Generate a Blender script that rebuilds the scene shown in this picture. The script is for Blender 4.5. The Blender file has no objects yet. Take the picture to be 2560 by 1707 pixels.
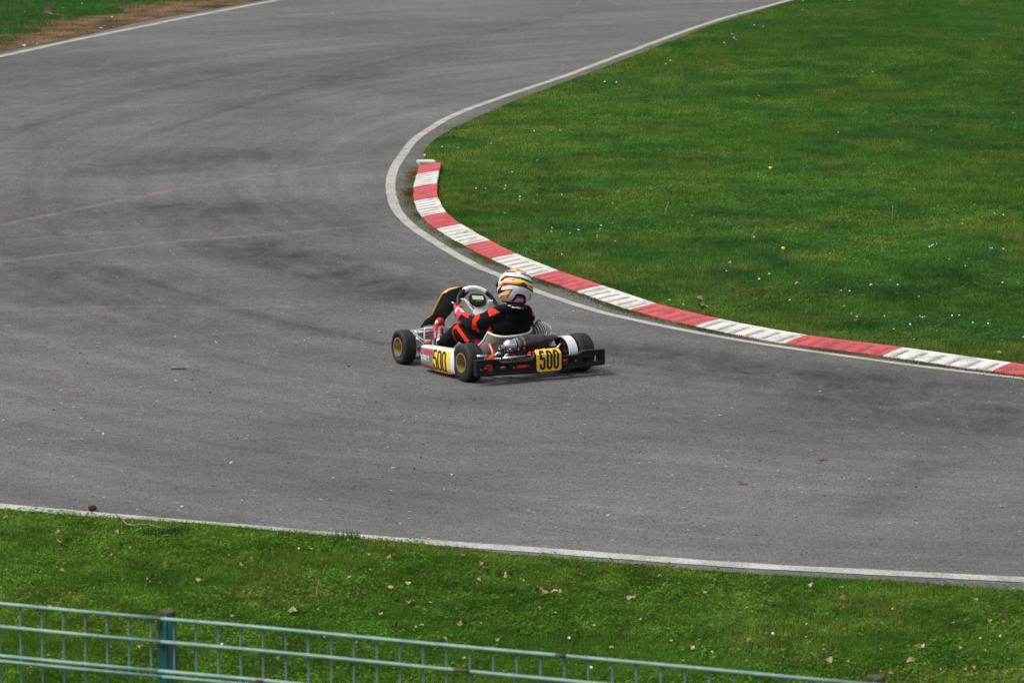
import bpy, bmesh, math, random
import numpy as np
from mathutils import Vector, Matrix, noise
random.seed(7)
RNG = np.random.default_rng(11)
C = bpy.context.scene.collection
S = bpy.context.scene
R_ = math.radians

# ------------------------------------------------------------------ camera
CAM_H = 5.08
PITCH = R_(8.55)
FPX = 11000.0
cam_d = bpy.data.cameras.new('camera')
cam = bpy.data.objects.new('camera', cam_d)
C.objects.link(cam)
cam.location = (0, 0, CAM_H)
cam.rotation_euler = (R_(90) - PITCH, 0, 0)
cam_d.sensor_width = 36.0
cam_d.lens = FPX / 2560 * 36.0
cam_d.clip_start = 0.5
cam_d.clip_end = 3000
cam_d.dof.use_dof = True
cam_d.dof.focus_distance = 32.8
cam_d.dof.aperture_fstop = 8.5
S.camera = cam

# ------------------------------------------------------------------ light
SUN_EL, SUN_AZ = 58, -100          # azimuth from +Y, clockwise
w = bpy.data.worlds.new('World')
S.world = w
w.use_nodes = True
nt = w.node_tree
bg = nt.nodes['Background']
sky = nt.nodes.new('ShaderNodeTexSky')
sky.sky_type = 'NISHITA'
sky.sun_disc = False
sky.sun_elevation = R_(SUN_EL)
sky.sun_rotation = R_(SUN_AZ)
sky.air_density = 1.0
sky.dust_density = 6.0
sky.ozone_density = 1.0
hs = nt.nodes.new('ShaderNodeHueSaturation')
hs.inputs['Saturation'].default_value = 0.22
nt.links.new(sky.outputs[0], hs.inputs['Color'])
nt.links.new(hs.outputs[0], bg.inputs[0])
bg.inputs[1].default_value = 0.10
sd = bpy.data.lights.new('sun', 'SUN')
sd.energy = 1.15
sd.angle = R_(28)
sd.color = (1.0, 0.96, 0.9)
sun = bpy.data.objects.new('sun', sd)
C.objects.link(sun)
az = R_(SUN_AZ)
dirv = Vector((math.sin(az) * math.cos(R_(SUN_EL)), math.cos(az) * math.cos(R_(SUN_EL)), math.sin(R_(SUN_EL))))
sun.rotation_euler = dirv.to_track_quat('Z', 'Y').to_euler()
S.view_settings.view_transform = 'Standard'
S.view_settings.look = 'None'
S.view_settings.exposure = 0.72
S.view_settings.gamma = 1

# ------------------------------------------------------------------ helpers
def G(u, v, z=0.0):
    """world point at height z seen at photo pixel (u, v) of the calibrated camera"""
    a = (u - 1280) / FPX
    b = (853.5 - v) / FPX
    d = (a, math.cos(PITCH) + b * math.sin(PITCH), -math.sin(PITCH) + b * math.cos(PITCH))
    t = (z - CAM_H) / d[2]
    return Vector((d[0] * t, d[1] * t, z))

def tag(o, label=None, cat=None, group=None, kind=None):
    if label: o['label'] = label
    if cat: o['category'] = cat
    if group: o['group'] = group
    if kind: o['kind'] = kind
    return o

def link(name, me, mat=None, parent=None, smooth=False):
    o = bpy.data.objects.new(name, me)
    C.objects.link(o)
    if mat is not None:
        if isinstance(mat, (list, tuple)):
            for m in mat: me.materials.append(m)
        else:
            me.materials.append(mat)
    if parent: o.parent = parent
    if smooth:
        me.polygons.foreach_set('use_smooth', [True] * len(me.polygons))
    me.update()
    return o

def build(name, bm, mat=None, parent=None, smooth=False, recalc=True):
    me = bpy.data.meshes.new(name)
    if recalc: bmesh.ops.recalc_face_normals(bm, faces=bm.faces)
    bm.to_mesh(me)
    bm.free()
    return link(name, me, mat, parent, smooth)

def smooth_by_angle(o, deg=35):
    me = o.data
    me.polygons.foreach_set('use_smooth', [True] * len(me.polygons))
    try:
        me.set_sharp_from_angle(angle=R_(deg))
    except Exception:
        pass

def empty(name, loc, rz=0):
    o = bpy.data.objects.new(name, None)
    C.objects.link(o)
    o.location = loc
    o.rotation_euler = (0, 0, rz)
    o.empty_display_size = 0.1
    return o

def catmull(pts, n=6):
    pts = [Vector(p) for p in pts]
    out = []
    P = [2 * pts[0] - pts[1]] + pts + [2 * pts[-1] - pts[-2]]
    for i in range(1, len(P) - 2):
        a, b, c, d = P[i - 1], P[i], P[i + 1], P[i + 2]
        for k in range(n):
            t = k / n
            out.append(0.5 * ((2 * b) + (c - a) * t + (2 * a - 5 * b + 4 * c - d) * t * t + (3 * b - a - 3 * c + d) * t ** 3))
    out.append(pts[-1])
    return out

def tube(bm, pts, r, seg=10, closed=False, smooth_n=0, mi=0):
    pts = [Vector(p) for p in pts]
    rs = r if isinstance(r, (list, tuple)) else None
    if smooth_n:
        m = len(pts)
        pts = catmull(pts, smooth_n)
        if rs:
            nr = []
            for i in range(m - 1):
                for k in range(smooth_n): nr.append(rs[i] + (rs[i + 1] - rs[i]) * k / smooth_n)
            nr.append(rs[-1]); rs = nr
    n = len(pts)
    def tan(i):
        if closed: return (pts[(i + 1) % n] - pts[i - 1]).normalized()
        if i == 0: return (pts[1] - pts[0]).normalized()
        if i == n - 1: return (pts[-1] - pts[-2]).normalized()
        return ((pts[i + 1] - pts[i]).normalized() + (pts[i] - pts[i - 1]).normalized()).normalized()
    t = tan(0)
    u = t.orthogonal().normalized()
    rings = []
    for i in range(n):
        t2 = tan(i)
        q = t.rotation_difference(t2)
        u = (q @ u)
        u = (u - t2 * u.dot(t2)).normalized()
        t = t2
        v = t.cross(u)
        rad = rs[i] if rs else r
        rings.append([bm.verts.new(pts[i] + (u * math.cos(2 * math.pi * k / seg) + v * math.sin(2 * math.pi * k / seg)) * rad) for k in range(seg)])
    m = n if closed else n - 1
    for i in range(m):
        A, B = rings[i], rings[(i + 1) % n]
        off = 0
        if closed and i == n - 1:
            best = 1e9
            for s in range(seg):
                dd = (A[0].co - B[s].co).length
                if dd < best: best, off = dd, s
        for k in range(seg):
            f = bm.faces.new((A[k], A[(k + 1) % seg], B[(k + 1 + off) % seg], B[(k + off) % seg]))
            f.material_index = mi
    if not closed:
        f = bm.faces.new(rings[0][::-1]); f.material_index = mi
        f = bm.faces.new(rings[-1]); f.material_index = mi

def lathe(bm, prof, axis_p, axis_d, seg=32, mi=0, closed=False):
    """prof: list of (distance along the axis, radius)"""
    p = Vector(axis_p); d = Vector(axis_d).normalized()
    u = d.orthogonal().normalized(); v = d.cross(u)
    rings = []
    for a, r in prof:
        if r < 1e-6:
            rings.append([bm.verts.new(p + d * a)])
        else:
            rings.append([bm.verts.new(p + d * a + (u * math.cos(2 * math.pi * k / seg) + v * math.sin(2 * math.pi * k / seg)) * r) for k in range(seg)])
    pairs = list(zip(rings[:-1], rings[1:]))
    if closed: pairs.append((rings[-1], rings[0]))
    for A, B in pairs:
        for k in range(seg):
            k2 = (k + 1) % seg
            if len(A) == 1 and len(B) == 1: continue
            if len(A) == 1: vs = (A[0], B[k2], B[k])
            elif len(B) == 1: vs = (A[k], A[k2], B[0])
            else: vs = (A[k], A[k2], B[k2], B[k])
            f = bm.faces.new(vs); f.material_index = mi

def box(bm, c, s, rot=None, mi=0, bevel=0.0):
    r = bmesh.ops.create_cube(bm, size=1.0)
    vs = r['verts']
    M = Matrix.Translation(Vector(c)) @ (rot.to_4x4() if rot is not None else Matrix.Identity(4)) @ Matrix.Diagonal((s[0], s[1], s[2], 1))
    for vtx in vs: vtx.co = M @ vtx.co
    fs = {f for vtx in vs for f in vtx.link_faces}
    for f in fs: f.material_index = mi
    if bevel:
        es = {e for vtx in vs for e in vtx.link_edges}
        bmesh.ops.bevel(bm, geom=list(es), offset=bevel, segments=2, profile=0.5, affect='EDGES')

def capsule(bm, p0, r0, p1, r1, seg=18):
    p0 = Vector(p0); p1 = Vector(p1)
    L = (p1 - p0).length
    prof = []
    for k in range(0, 6): 
        a = math.pi / 2 * (1 - k / 6)
        prof.append((-r0 * math.sin(a), r0 * math.cos(a) if k else 0))
    prof.append((0, r0)); prof.append((L, r1))
    for k in range(1, 7):
        a = math.pi / 2 * k / 6
        prof.append((L + r1 * math.sin(a), r1 * math.cos(a) if k < 6 else 0))
    lathe(bm, prof, p0, (p1 - p0) if L > 1e-6 else (0, 0, 1), seg)

def ellipsoid(bm, c, r, rot=None, seg=24):
    q = bmesh.ops.create_uvsphere(bm, u_segments=seg, v_segments=seg // 2, radius=1.0)
    M = Matrix.Translation(Vector(c)) @ (rot.to_4x4() if rot is not None else Matrix.Identity(4)) @ Matrix.Diagonal((r[0], r[1], r[2], 1))
    for vtx in q['verts']: vtx.co = M @ vtx.co

def remeshed(name, bm, voxel, smooth_it, mats, parent, wrinkle=0.0, wscale=18):
    me = bpy.data.meshes.new(name + '_src')
    bmesh.ops.recalc_face_normals(bm, faces=bm.faces)
    bm.to_mesh(me); bm.free()
    o = bpy.data.objects.new(name + '_src', me)
    C.objects.link(o)
    m = o.modifiers.new('r', 'REMESH'); m.mode = 'VOXEL'; m.voxel_size = voxel; m.adaptivity = 0
    s = o.modifiers.new('s', 'SMOOTH'); s.factor = 0.5; s.iterations = smooth_it
    dg = bpy.context.evaluated_depsgraph_get()
    me2 = bpy.data.meshes.new_from_object(o.evaluated_get(dg))
    bpy.data.objects.remove(o); bpy.data.meshes.remove(me)
    me2.name = name
    if wrinkle:
        me2.update()
        nrm = [vtx.normal.copy() for vtx in me2.vertices]
        for vtx, vn_ in zip(me2.vertices, nrm):
            p = vtx.co.copy()
            h = noise.noise(Vector((p.x * wscale, p.y * wscale * .6, p.z * wscale * 1.6)))
            h2 = noise.noise(Vector((p.x * wscale * 2.3 + 5, p.y * wscale * 1.4, p.z * wscale * 3.1)))
            vtx.co = p + vn_ * wrinkle * (abs(h) * -1.6 + .4 + h2 * .5)
    me2.materials.clear()
    return link(name, me2, mats, parent, smooth=True)

def facecolor(o, fn):
    me = o.data
    n = len(me.polygons)
    idx = np.zeros(n, dtype=np.int32)
    for i, p in enumerate(me.polygons):
        idx[i] = fn(p.center, p.normal)
    me.polygons.foreach_set('material_index', idx)
    me.update()

def inpoly(x, y, poly):
    c = False
    j = len(poly) - 1
    for i in range(len(poly)):
        xi, yi = poly[i]; xj, yj = poly[j]
        if (yi > y) != (yj > y) and x < (xj - xi) * (y - yi) / (yj - yi) + xi: c = not c
        j = i
    return c

# ------------------------------------------------------------------ materials
def mat(name, col, rough=0.5, metal=0.0, var=0.0, vscale=20, bump=0.0, bscale=200, coat=0.0, rvar=0.0, spec=0.5, col2=None, emis=0):
    m = bpy.data.materials.new(name)
    m.use_nodes = True
    n = m.node_tree.nodes; l = m.node_tree.links
    b = n['Principled BSDF']
    b.inputs['Base Color'].default_value = (*col, 1)
    b.inputs['Roughness'].default_value = rough
    b.inputs['Metallic'].default_value = metal
    b.inputs['Specular IOR Level'].default_value = spec
    b.inputs['Coat Weight'].default_value = coat
    if emis:
        b.inputs['Emission Color'].default_value = (*col, 1)
        b.inputs['Emission Strength'].default_value = emis
    tc = n.new('ShaderNodeTexCoord')
    if var or rvar:
        nz = n.new('ShaderNodeTexNoise'); nz.inputs['Scale'].default_value = vscale; nz.inputs['Detail'].default_value = 5
        nz.inputs['Roughness'].default_value = .65
        l.new(tc.outputs['Object'], nz.inputs['Vector'])
        if var:
            mx = n.new('ShaderNodeMixRGB')
            c2 = col2 if col2 else tuple(c * (1 - var) for c in col)
            mx.inputs[1].default_value = (*c2, 1)
            mx.inputs[2].default_value = (*col, 1)
            rp = n.new('ShaderNodeValToRGB'); rp.color_ramp.elements[0].position = .35; rp.color_ramp.elements[1].position = .6
            l.new(nz.outputs[0], rp.inputs[0]); l.new(rp.outputs[0], mx.inputs[0]); l.new(mx.outputs[0], b.inputs['Base Color'])
        if rvar:
            mr = n.new('ShaderNodeMapRange'); mr.inputs['To Min'].default_value = max(0, rough - rvar); mr.inputs['To Max'].default_value = min(1, rough + rvar)
            l.new(nz.outputs[0], mr.inputs[0]); l.new(mr.outputs[0], b.inputs['Roughness'])
    if bump:
        nb = n.new('ShaderNodeTexNoise'); nb.inputs['Scale'].default_value = bscale; nb.inputs['Detail'].default_value = 4
        l.new(tc.outputs['Object'], nb.inputs['Vector'])
        bp = n.new('ShaderNodeBump'); bp.inputs['Strength'].default_value = bump; bp.inputs['Distance'].default_value = .004
        l.new(nb.outputs[0], bp.inputs['Height']); l.new(bp.outputs[0], b.inputs['Normal'])
    return m

M = {}
M['rubber'] = mat('tyre_rubber', (.022, .023, .025), .62, spec=.3, var=.35, vscale=14, bump=.3, bscale=90, rvar=.12)
M['rim'] = mat('gold_magnesium', (.40, .31, .13), .45, metal=.55, var=.3, vscale=22, rvar=.15)
M['grip'] = mat('white_grip_leather', (.90, .89, .90), .7, spec=.2)
M['chrome'] = mat('chromed_tube', (.78, .78, .82), .16, metal=1.0, rvar=.08)
M['steel'] = mat('bare_steel', (.5, .5, .52), .35, metal=1.0, var=.4, vscale=40)
M['dark_steel'] = mat('oily_steel', (.10, .10, .11), .4, metal=.8, var=.5, vscale=50)
M['black_plastic'] = mat('black_plastic', (.012, .014, .017), .48, spec=.3, var=.3, vscale=15, rvar=.12, bump=.15, bscale=60)
M['white_plastic'] = mat('white_plastic', (.84, .83, .84), .3, var=.12, vscale=12, coat=.3)
M['orange'] = mat('orange_red_frame_paint', (.80, .075, .02), .32, var=.25, vscale=30, coat=.4)
M['seat'] = mat('fibreglass', (.23, .225, .20), .42, var=.35, vscale=10, coat=.25, bump=.2, bscale=70)
M['seat_rim'] = mat('fibreglass_rim', (.74, .74, .64), .4, var=.2, vscale=25)
M['exh'] = mat('burnt_exhaust_steel', (.17, .14, .145), .38, metal=.85, var=.45, vscale=14, rvar=.12)
M['alu'] = mat('cast_aluminium', (.66, .66, .66), .5, metal=.25, var=.35, vscale=50)
M['yellow'] = mat('yellow_number_plate', (.93, .62, .065), .5, spec=.25, var=.08, vscale=20)
M['black'] = mat('black_ink', (.018, .016, .015), .45)
M['grey_vinyl'] = mat('brushed_grey_vinyl', (.22, .23, .26), .38, var=.35, vscale=45)
M['red_vinyl'] = mat('red_vinyl', (.62, .03, .022), .38, var=.1)
M['white_vinyl'] = mat('white_vinyl', (.80, .80, .82), .38)
M['lcd'] = mat('green_lcd', (.42, .66, .36), .3, emis=.12)
M['teal'] = mat('teal_hose', (.01, .20, .17), .45)
M['suit_black'] = mat('black_suit_cloth', (.009, .0095, .011), .9, var=.3, vscale=20, bump=.5, bscale=55, spec=.12)
M['suit_red'] = mat('orange_red_suit_cloth', (.80, .040, .020), .9, var=.2, vscale=14, bump=.5, bscale=55, spec=.1)
M['suit_dkred'] = mat('dark_red_suit_cloth', (.28, .012, .012), .8, var=.2, vscale=14, bump=.4, bscale=60, spec=.25)
M['glove_red'] = mat('glove_red', (.55, .03, .055), .7, var=.25, vscale=40, bump=.4, bscale=120)
M['glove_white'] = mat('glove_print', (.75, .5, .56), .7, var=.3, vscale=90)
M['boot_red'] = mat('boot_red_suede', (.50, .012, .02), .65, var=.2, vscale=20, bump=.3, bscale=120)
M['boot_white'] = mat('boot_white', (.88, .87, .90), .55, var=.1)
M['boot_pink'] = mat('boot_print', (.72, .30, .32), .6, var=.3, vscale=110)
M['skin'] = mat('skin', (.50, .30, .22), .5)
M['visor'] = mat('smoked_visor', (.012, .013, .018), .08, coat=.6)
M['h_white'] = mat('helmet_white', (.66, .69, .74), .32, coat=.15, spec=.3)
M['h_black'] = mat('helmet_black', (.008, .007, .013), .5, spec=.12)
M['h_orange'] = mat('helmet_orange', (.88, .13, .015), .32, coat=.15, spec=.3)
M['h_yellow'] = mat('helmet_yellow', (.82, .68, .06), .32, coat=.15, spec=.3)
M['h_red'] = mat('helmet_red', (.62, .02, .02), .32, coat=.15, spec=.3)
M['h_grey'] = mat('helmet_grey', (.025, .030, .030), .5, spec=.15)

# ------------------------------------------------------------------ plan curves (world metres, from photo pixels on flat ground)
LINE_IN_PX = [(1978, 0), (1770, 59), (1500, 158), (1415, 190), (1284, 234), (1143, 285), (1064, 330), (1033, 354), (1009, 385), (987, 419), (977, 452), (977.5, 483), (989, 520), (1009, 547), (1042, 576), (1091, 608), (1140, 638), (1195, 667), (1250, 690), (1337, 727), (1428, 758), (1510, 783), (1602, 804), (1730, 830), (1883, 857), (2100, 889), (2330, 920), (2560, 947)]
# order from far to near
line_in = [G(*p) for p in LINE_IN_PX]
line_in = [line_in[0] + (line_in[0] - line_in[1]) * 3.0] + line_in + [line_in[-1] + (line_in[-1] - line_in[-2]) * 4]
K_PX = [(1047, 417), (1042, 439), (1034, 471), (1036, 506), (1055, 544), (1093, 575), (1162, 616), (1228, 650), (1333, 693), (1443, 731), (1577, 777), (1739, 817.5), (1964, 860), (2207, 892), (2482, 931)]
kpts = [G(*p) for p in K_PX]
ext = (kpts[-1] - kpts[-2]).normalized() * 1.12
for k in range(3): kpts.append(kpts[-1] + Matrix.Rotation(R_(3 * (k + 1)), 3, 'Z') @ ext)
EDGE_UP_PX = [(1990, 0), (1770, 67), (1500, 174), (1415, 205), (1284, 254), (1200, 292), (1130, 322), (1085, 352), (1060, 378), (1056, 400)]
edge_up = [G(*p) for p in EDGE_UP_PX]
edge_up = [edge_up[0] + (edge_up[0] - edge_up[1]) * 3.0] + edge_up

def side_offset(pts, d):
    """offset a plan polyline to its left (looking along it) by d"""
    out = []
    for i, p in enumerate(pts):
        a = pts[max(i - 1, 0)]; b = pts[min(i + 1, len(pts) - 1)]
        t = (b - a); t.z = 0; t.normalize()
        out.append(p + Vector((-t.y, t.x, 0)) * d)
    return out
KN = 12
kfine = catmull(kpts, KN)                     # outer (track side) edge of the kerb
KW = 0.20
kin = side_offset(kfine, KW)                  # inner, raised edge
NEAR_PX = [(0, 1266), (297, 1292), (653, 1322), (960, 1348), (1280, 1371), (1850, 1413), (2227, 1433), (2560, 1450)]
near_line = [G(*p) for p in NEAR_PX]
near_line = [near_line[0] + (near_line[0] - near_line[1]) * 5] + near_line + [near_line[-1] + (near_line[-1] - near_line[-2]) * 4]
NEDGE_PX = [(0, 1276), (297, 1298), (500, 1310), (816, 1340), (1000, 1358), (1280, 1387), (1700, 1424), (1980, 1442), (2227, 1453), (2560, 1482)]
near_edge = [G(*p) for p in NEDGE_PX]
near_edge = [near_edge[0] + (near_edge[0] - near_edge[1]) * 5] + near_edge + [near_edge[-1] + (near_edge[-1] - near_edge[-2]) * 4]
FAR_PX = [(0, 142), (179, 103), (357, 67), (506, 37), (700, 0)]
far_line = [G(*p) for p in FAR_PX]
far_line = [far_line[0] + (far_line[0] - far_line[1]) * 2.5] + far_line + [far_line[-1] + (far_line[-1] - far_line[-2]) * 3]
FEDGE_PX = [(0, 130), (179, 94), (357, 53), (506, 27), (680, -4)]
far_edge = [G(*p) for p in FEDGE_PX]
far_edge = [far_edge[0] + (far_edge[0] - far_edge[1]) * 2.5] + far_edge + [far_edge[-1] + (far_edge[-1] - far_edge[-2]) * 3]
infield_edge = edge_up + kin[2:]

# plan polygons of the grass areas
infield_poly = [(p.x, p.y) for p in infield_edge] + [(60, infield_edge[-1].y - 5), (60, 160), (infield_edge[0].x, 160)]
near_poly = [(p.x, p.y) for p in near_edge] + [(near_edge[-1].x, 2), (near_edge[0].x, 2)]
far_poly = [(p.x, p.y) for p in far_edge] + [(far_edge[-1].x, 160), (-60, 160), (-60, far_edge[0].y)]

def np_inpoly(x, y, poly):
    c = np.zeros(len(x), dtype=bool)
    j = len(poly) - 1
    for i in range(len(poly)):
        xi, yi = poly[i]; xj, yj = poly[j]
        if yi != yj:
            cond = ((yi > y) != (yj > y)) & (x < (xj - xi) * (y - yi) / (yj - yi) + xi)
            c ^= cond
        j = i
    return c

def np_dist(x, y, pts):
    d = np.full(len(x), 1e9)
    for a, b in zip(pts[:-1], pts[1:]):
        dx, dy = b.x - a.x, b.y - a.y
        L = dx * dx + dy * dy + 1e-12
        t = np.clip(((x - a.x) * dx + (y - a.y) * dy) / L, 0, 1)
        d = np.minimum(d, np.hypot(x - a.x - t * dx, y - a.y - t * dy))
    return d

def vnoise(x, y, scale, seed=0):
    g = np.random.default_rng(seed).random((256, 256))
    fx, fy = x * scale + 1000, y * scale + 1000
    ix, iy = np.floor(fx).astype(int), np.floor(fy).astype(int)
    tx, ty = fx - ix, fy - iy
    tx = tx * tx * (3 - 2 * tx); ty = ty * ty * (3 - 2 * ty)
    a = g[ix % 256, iy % 256]; b = g[(ix + 1) % 256, iy % 256]; c = g[ix % 256, (iy + 1) % 256]; d = g[(ix + 1) % 256, (iy + 1) % 256]
    return (a * (1 - tx) + b * tx) * (1 - ty) + (c * (1 - tx) + d * tx) * ty

# ------------------------------------------------------------------ ground sheet
def soil_material():
    m = bpy.data.materials.new('grass_soil'); m.use_nodes = True
    n = m.node_tree.nodes; l = m.node_tree.links; b = n['Principled BSDF']
    tc = n.new('ShaderNodeTexCoord')
    n1 = n.new('ShaderNodeTexNoise'); n1.inputs['Scale'].default_value = .9; n1.inputs['Detail'].default_value = 8; n1.inputs['Roughness'].default_value = .7
    n2 = n.new('ShaderNodeTexNoise'); n2.inputs['Scale'].default_value = 22; n2.inputs['Detail'].default_value = 6
    for q in (n1, n2): l.new(tc.outputs['Object'], q.inputs['Vector'])
    r1 = n.new('ShaderNodeValToRGB')
    r1.color_ramp.elements[0].position = .32; r1.color_ramp.elements[0].color = (.014, .055, .006, 1)
    r1.color_ramp.elements[1].position = .7; r1.color_ramp.elements[1].color = (.040, .11, .012, 1)
    r2 = n.new('ShaderNodeValToRGB')
    r2.color_ramp.elements[0].position = .35; r2.color_ramp.elements[0].color = (.45, .45, .4, 1)
    r2.color_ramp.elements[1].position = .7; r2.color_ramp.elements[1].color = (1.25, 1.15, 1, 1)
    mx = n.new('ShaderNodeMixRGB'); mx.blend_type = 'MULTIPLY'; mx.inputs[0].default_value = 1
    l.new(n1.outputs[0], r1.inputs[0]); l.new(n2.outputs[0], r2.inputs[0]); l.new(r1.outputs[0], mx.inputs[1]); l.new(r2.outputs[0], mx.inputs[2])
    l.new(mx.outputs[0], b.inputs['Base Color'])
    b.inputs['Roughness'].default_value = .95; b.inputs['Specular IOR Level'].default_value = .03
    bp = n.new('ShaderNodeBump'); bp.inputs['Strength'].default_value = .8; bp.inputs['Distance'].default_value = .03
    l.new(n2.outputs[0], bp.inputs['Height']); l.new(bp.outputs[0], b.inputs['Normal'])
    return m
bm = bmesh.new()
for q in ((-900, -300), (900, -300), (900, 2200), (-900, 2200)): bm.verts.new((q[0], q[1], -.006))
bm.faces.new(bm.verts[:])
M['soil'] = soil_material()
tag(build('ground', bm, M['soil']), kind='structure')

# ------------------------------------------------------------------ asphalt
def seg_gauss(x, y, px, wid, strength):
    pts = [G(*p) for p in px]
    d = np_dist(x, y, pts)
    return strength * np.exp(-(d / wid) ** 2)

def asphalt_material():
    m = bpy.data.materials.new('worn_asphalt'); m.use_nodes = True
    n = m.node_tree.nodes; l = m.node_tree.links; b = n['Principled BSDF']
    def N(t, **kw):
        q = n.new(t)
        for k, v in kw.items(): setattr(q, k, v)
        return q
    tc = N('ShaderNodeTexCoord')
    geo = tc.outputs['Object']
    def noise_(scale, det=4, rough=.6, vec=None, dist=0):
        q = N('ShaderNodeTexNoise'); q.inputs['Scale'].default_value = scale; q.inputs['Detail'].default_value = det
        q.inputs['Roughness'].default_value = rough; q.inputs['Distortion'].default_value = dist
        l.new(vec if vec is not None else geo, q.inputs['Vector']); return q.outputs[0]
    def ramp(src, a, b_, c0, c1):
        q = N('ShaderNodeValToRGB'); q.color_ramp.elements[0].position = a; q.color_ramp.elements[1].position = b_
        q.color_ramp.elements[0].color = (*c0, 1); q.color_ramp.elements[1].color = (*c1, 1)
        l.new(src, q.inputs[0]); return q.outputs[0]
    def mul(a, b_, f=1.0, bt='MULTIPLY'):
        q = N('ShaderNodeMixRGB'); q.blend_type = bt; q.inputs[0].default_value = f if not hasattr(f, 'links') else 1
        if hasattr(f, 'links'): l.new(f, q.inputs[0])
        for i, s in ((1, a), (2, b_)):
            if hasattr(s, 'links'): l.new(s, q.inputs[i])
            else: q.inputs[i].default_value = (*s, 1)
        return q.outputs[0]
    # polar coordinates round the bend, so that rubber streaks follow the racing line
    sep = N('ShaderNodeSeparateXYZ'); l.new(geo, sep.inputs[0])
    def math_(op, a, b_=None):
        q = N('ShaderNodeMath'); q.operation = op
        for i, s in enumerate((a, b_)):
            if s is None: continue
            if hasattr(s, 'links'): l.new(s, q.inputs[i])
            else: q.inputs[i].default_value = s
        return q.outputs[0]
    dx = math_('SUBTRACT', sep.outputs[0], 6.0); dy = math_('SUBTRACT', sep.outputs[1], 46.5)
    rr = math_('POWER', math_('ADD', math_('MULTIPLY', dx, dx), math_('MULTIPLY', math_('MULTIPLY', dy, dy), .45)), .5)
    th = math_('ARCTAN2', dy, dx)
    cb = N('ShaderNodeCombineXYZ'); l.new(math_('MULTIPLY', rr, 2.2), cb.inputs[0]); l.new(math_('MULTIPLY', th, 1.1), cb.inputs[1])
    streak = noise_(1.0, 7, .62, cb.outputs[0], .25)
    cb2 = N('ShaderNodeCombineXYZ'); l.new(math_('MULTIPLY', rr, 7), cb2.inputs[0]); l.new(math_('MULTIPLY', th, 2.0), cb2.inputs[1])
    streak2 = noise_(1.0, 5, .6, cb2.outputs[0], .35)
    base = ramp(noise_(.30, 7, .65, None, .5), .3, .72, (.100, .102, .104), (.148, .149, .150))
    base = mul(base, ramp(streak, .34, .66, (.84, .845, .86), (1.07, 1.07, 1.07)))
    base = mul(base, ramp(streak2, .30, .68, (.90, .90, .91), (1.04, 1.04, 1.04)))
    mp = N('ShaderNodeMapping'); mp.inputs['Scale'].default_value = (.55, 1.25, 1); mp.inputs['Rotation'].default_value = (0, 0, R_(-14)); l.new(geo, mp.inputs[0])
    base = mul(base, ramp(noise_(1.1, 8, .68, mp.outputs[0], .8), .30, .66, (.86, .865, .875), (1.07, 1.07, 1.065)))
    base = mul(base, ramp(noise_(4.5, 6, .7), .3, .7, (.88, .88, .885), (1.1, 1.1, 1.09)))
    # aggregate: coarse mottling, grains and brown or pale flecks
    base = mul(base, ramp(noise_(17, 4, .85), .34, .66, (.78, .78, .78), (1.22, 1.21, 1.19)))
    base = mul(base, ramp(noise_(52, 3, .85), .32, .68, (.50, .50, .51), (1.55, 1.54, 1.50)))
    base = mul(base, ramp(noise_(130, 2, .8), .34, .68, (.60, .60, .60), (1.42, 1.42, 1.40)))
    def flecks(scale, thr, colr, seed):
        q = N('ShaderNodeTexVoronoi'); q.inputs['Scale'].default_value = scale
        mq = N('ShaderNodeMapping'); mq.inputs['Location'].default_value = (seed, seed * 2, 0); l.new(geo, mq.inputs[0]); l.new(mq.outputs[0], q.inputs['Vector'])
        sp = N('ShaderNodeSeparateColor'); l.new(q.outputs['Color'], sp.inputs[0])
        pick = math_('GREATER_THAN', sp.outputs[0], thr)
        dot = math_('LESS_THAN', q.outputs['Distance'], .33)
        return math_('MULTIPLY', pick, dot)
    base = mul(base, (.36, .33, .28), flecks(30, .993, None, 3.1), 'MIX')
    base = mul(base, (.030, .028, .026), flecks(30, .965, None, 11.7), 'MIX')
    base = mul(base, (.20, .14, .09), flecks(34, .975, None, 21.3), 'MIX')
    at = N('ShaderNodeAttribute'); at.attribute_name = 'stain'
    mq_ = N('ShaderNodeMapping'); mq_.inputs['Scale'].default_value = (1.0, .42, 1); mq_.inputs['Rotation'].default_value = (0, 0, R_(-22)); l.new(geo, mq_.inputs[0])
    brk = ramp(noise_(3.0, 8, .78, mq_.outputs[0], .6), .34, .62, (.12, .12, .12), (1, 1, 1))
    stf = mul(at.outputs['Color'], brk)
    base = mul(base, (.28, .28, .305), stf)
    at2 = N('ShaderNodeAttribute'); at2.attribute_name = 'seam'
    sf = mul(at2.outputs['Color'], ramp(noise_(5, 5, .8), .38, .62, (.0, .0, .0), (1, 1, 1)))
    base = mul(base, (.215, .18, .135), sf, 'MIX')
    at3 = N('ShaderNodeAttribute'); at3.attribute_name = 'moss'
    mf = mul(at3.outputs['Color'], ramp(noise_(9, 6, .8), .42, .58, (0, 0, 0), (1, 1, 1)))
    base = mul(base, (.06, .075, .025), mf, 'MIX')
    l.new(base, b.inputs['Base Color'])
    b.inputs['Roughness'].default_value = .9; b.inputs['Specular IOR Level'].default_value = .10
    bp = N('ShaderNodeBump'); bp.inputs['Strength'].default_value = .5; bp.inputs['Distance'].default_value = .006
    l.new(noise_(120, 3, .7), bp.inputs['Height']); l.new(bp.outputs[0], b.inputs['Normal'])
    return m
M['asphalt'] = asphalt_material()

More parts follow.
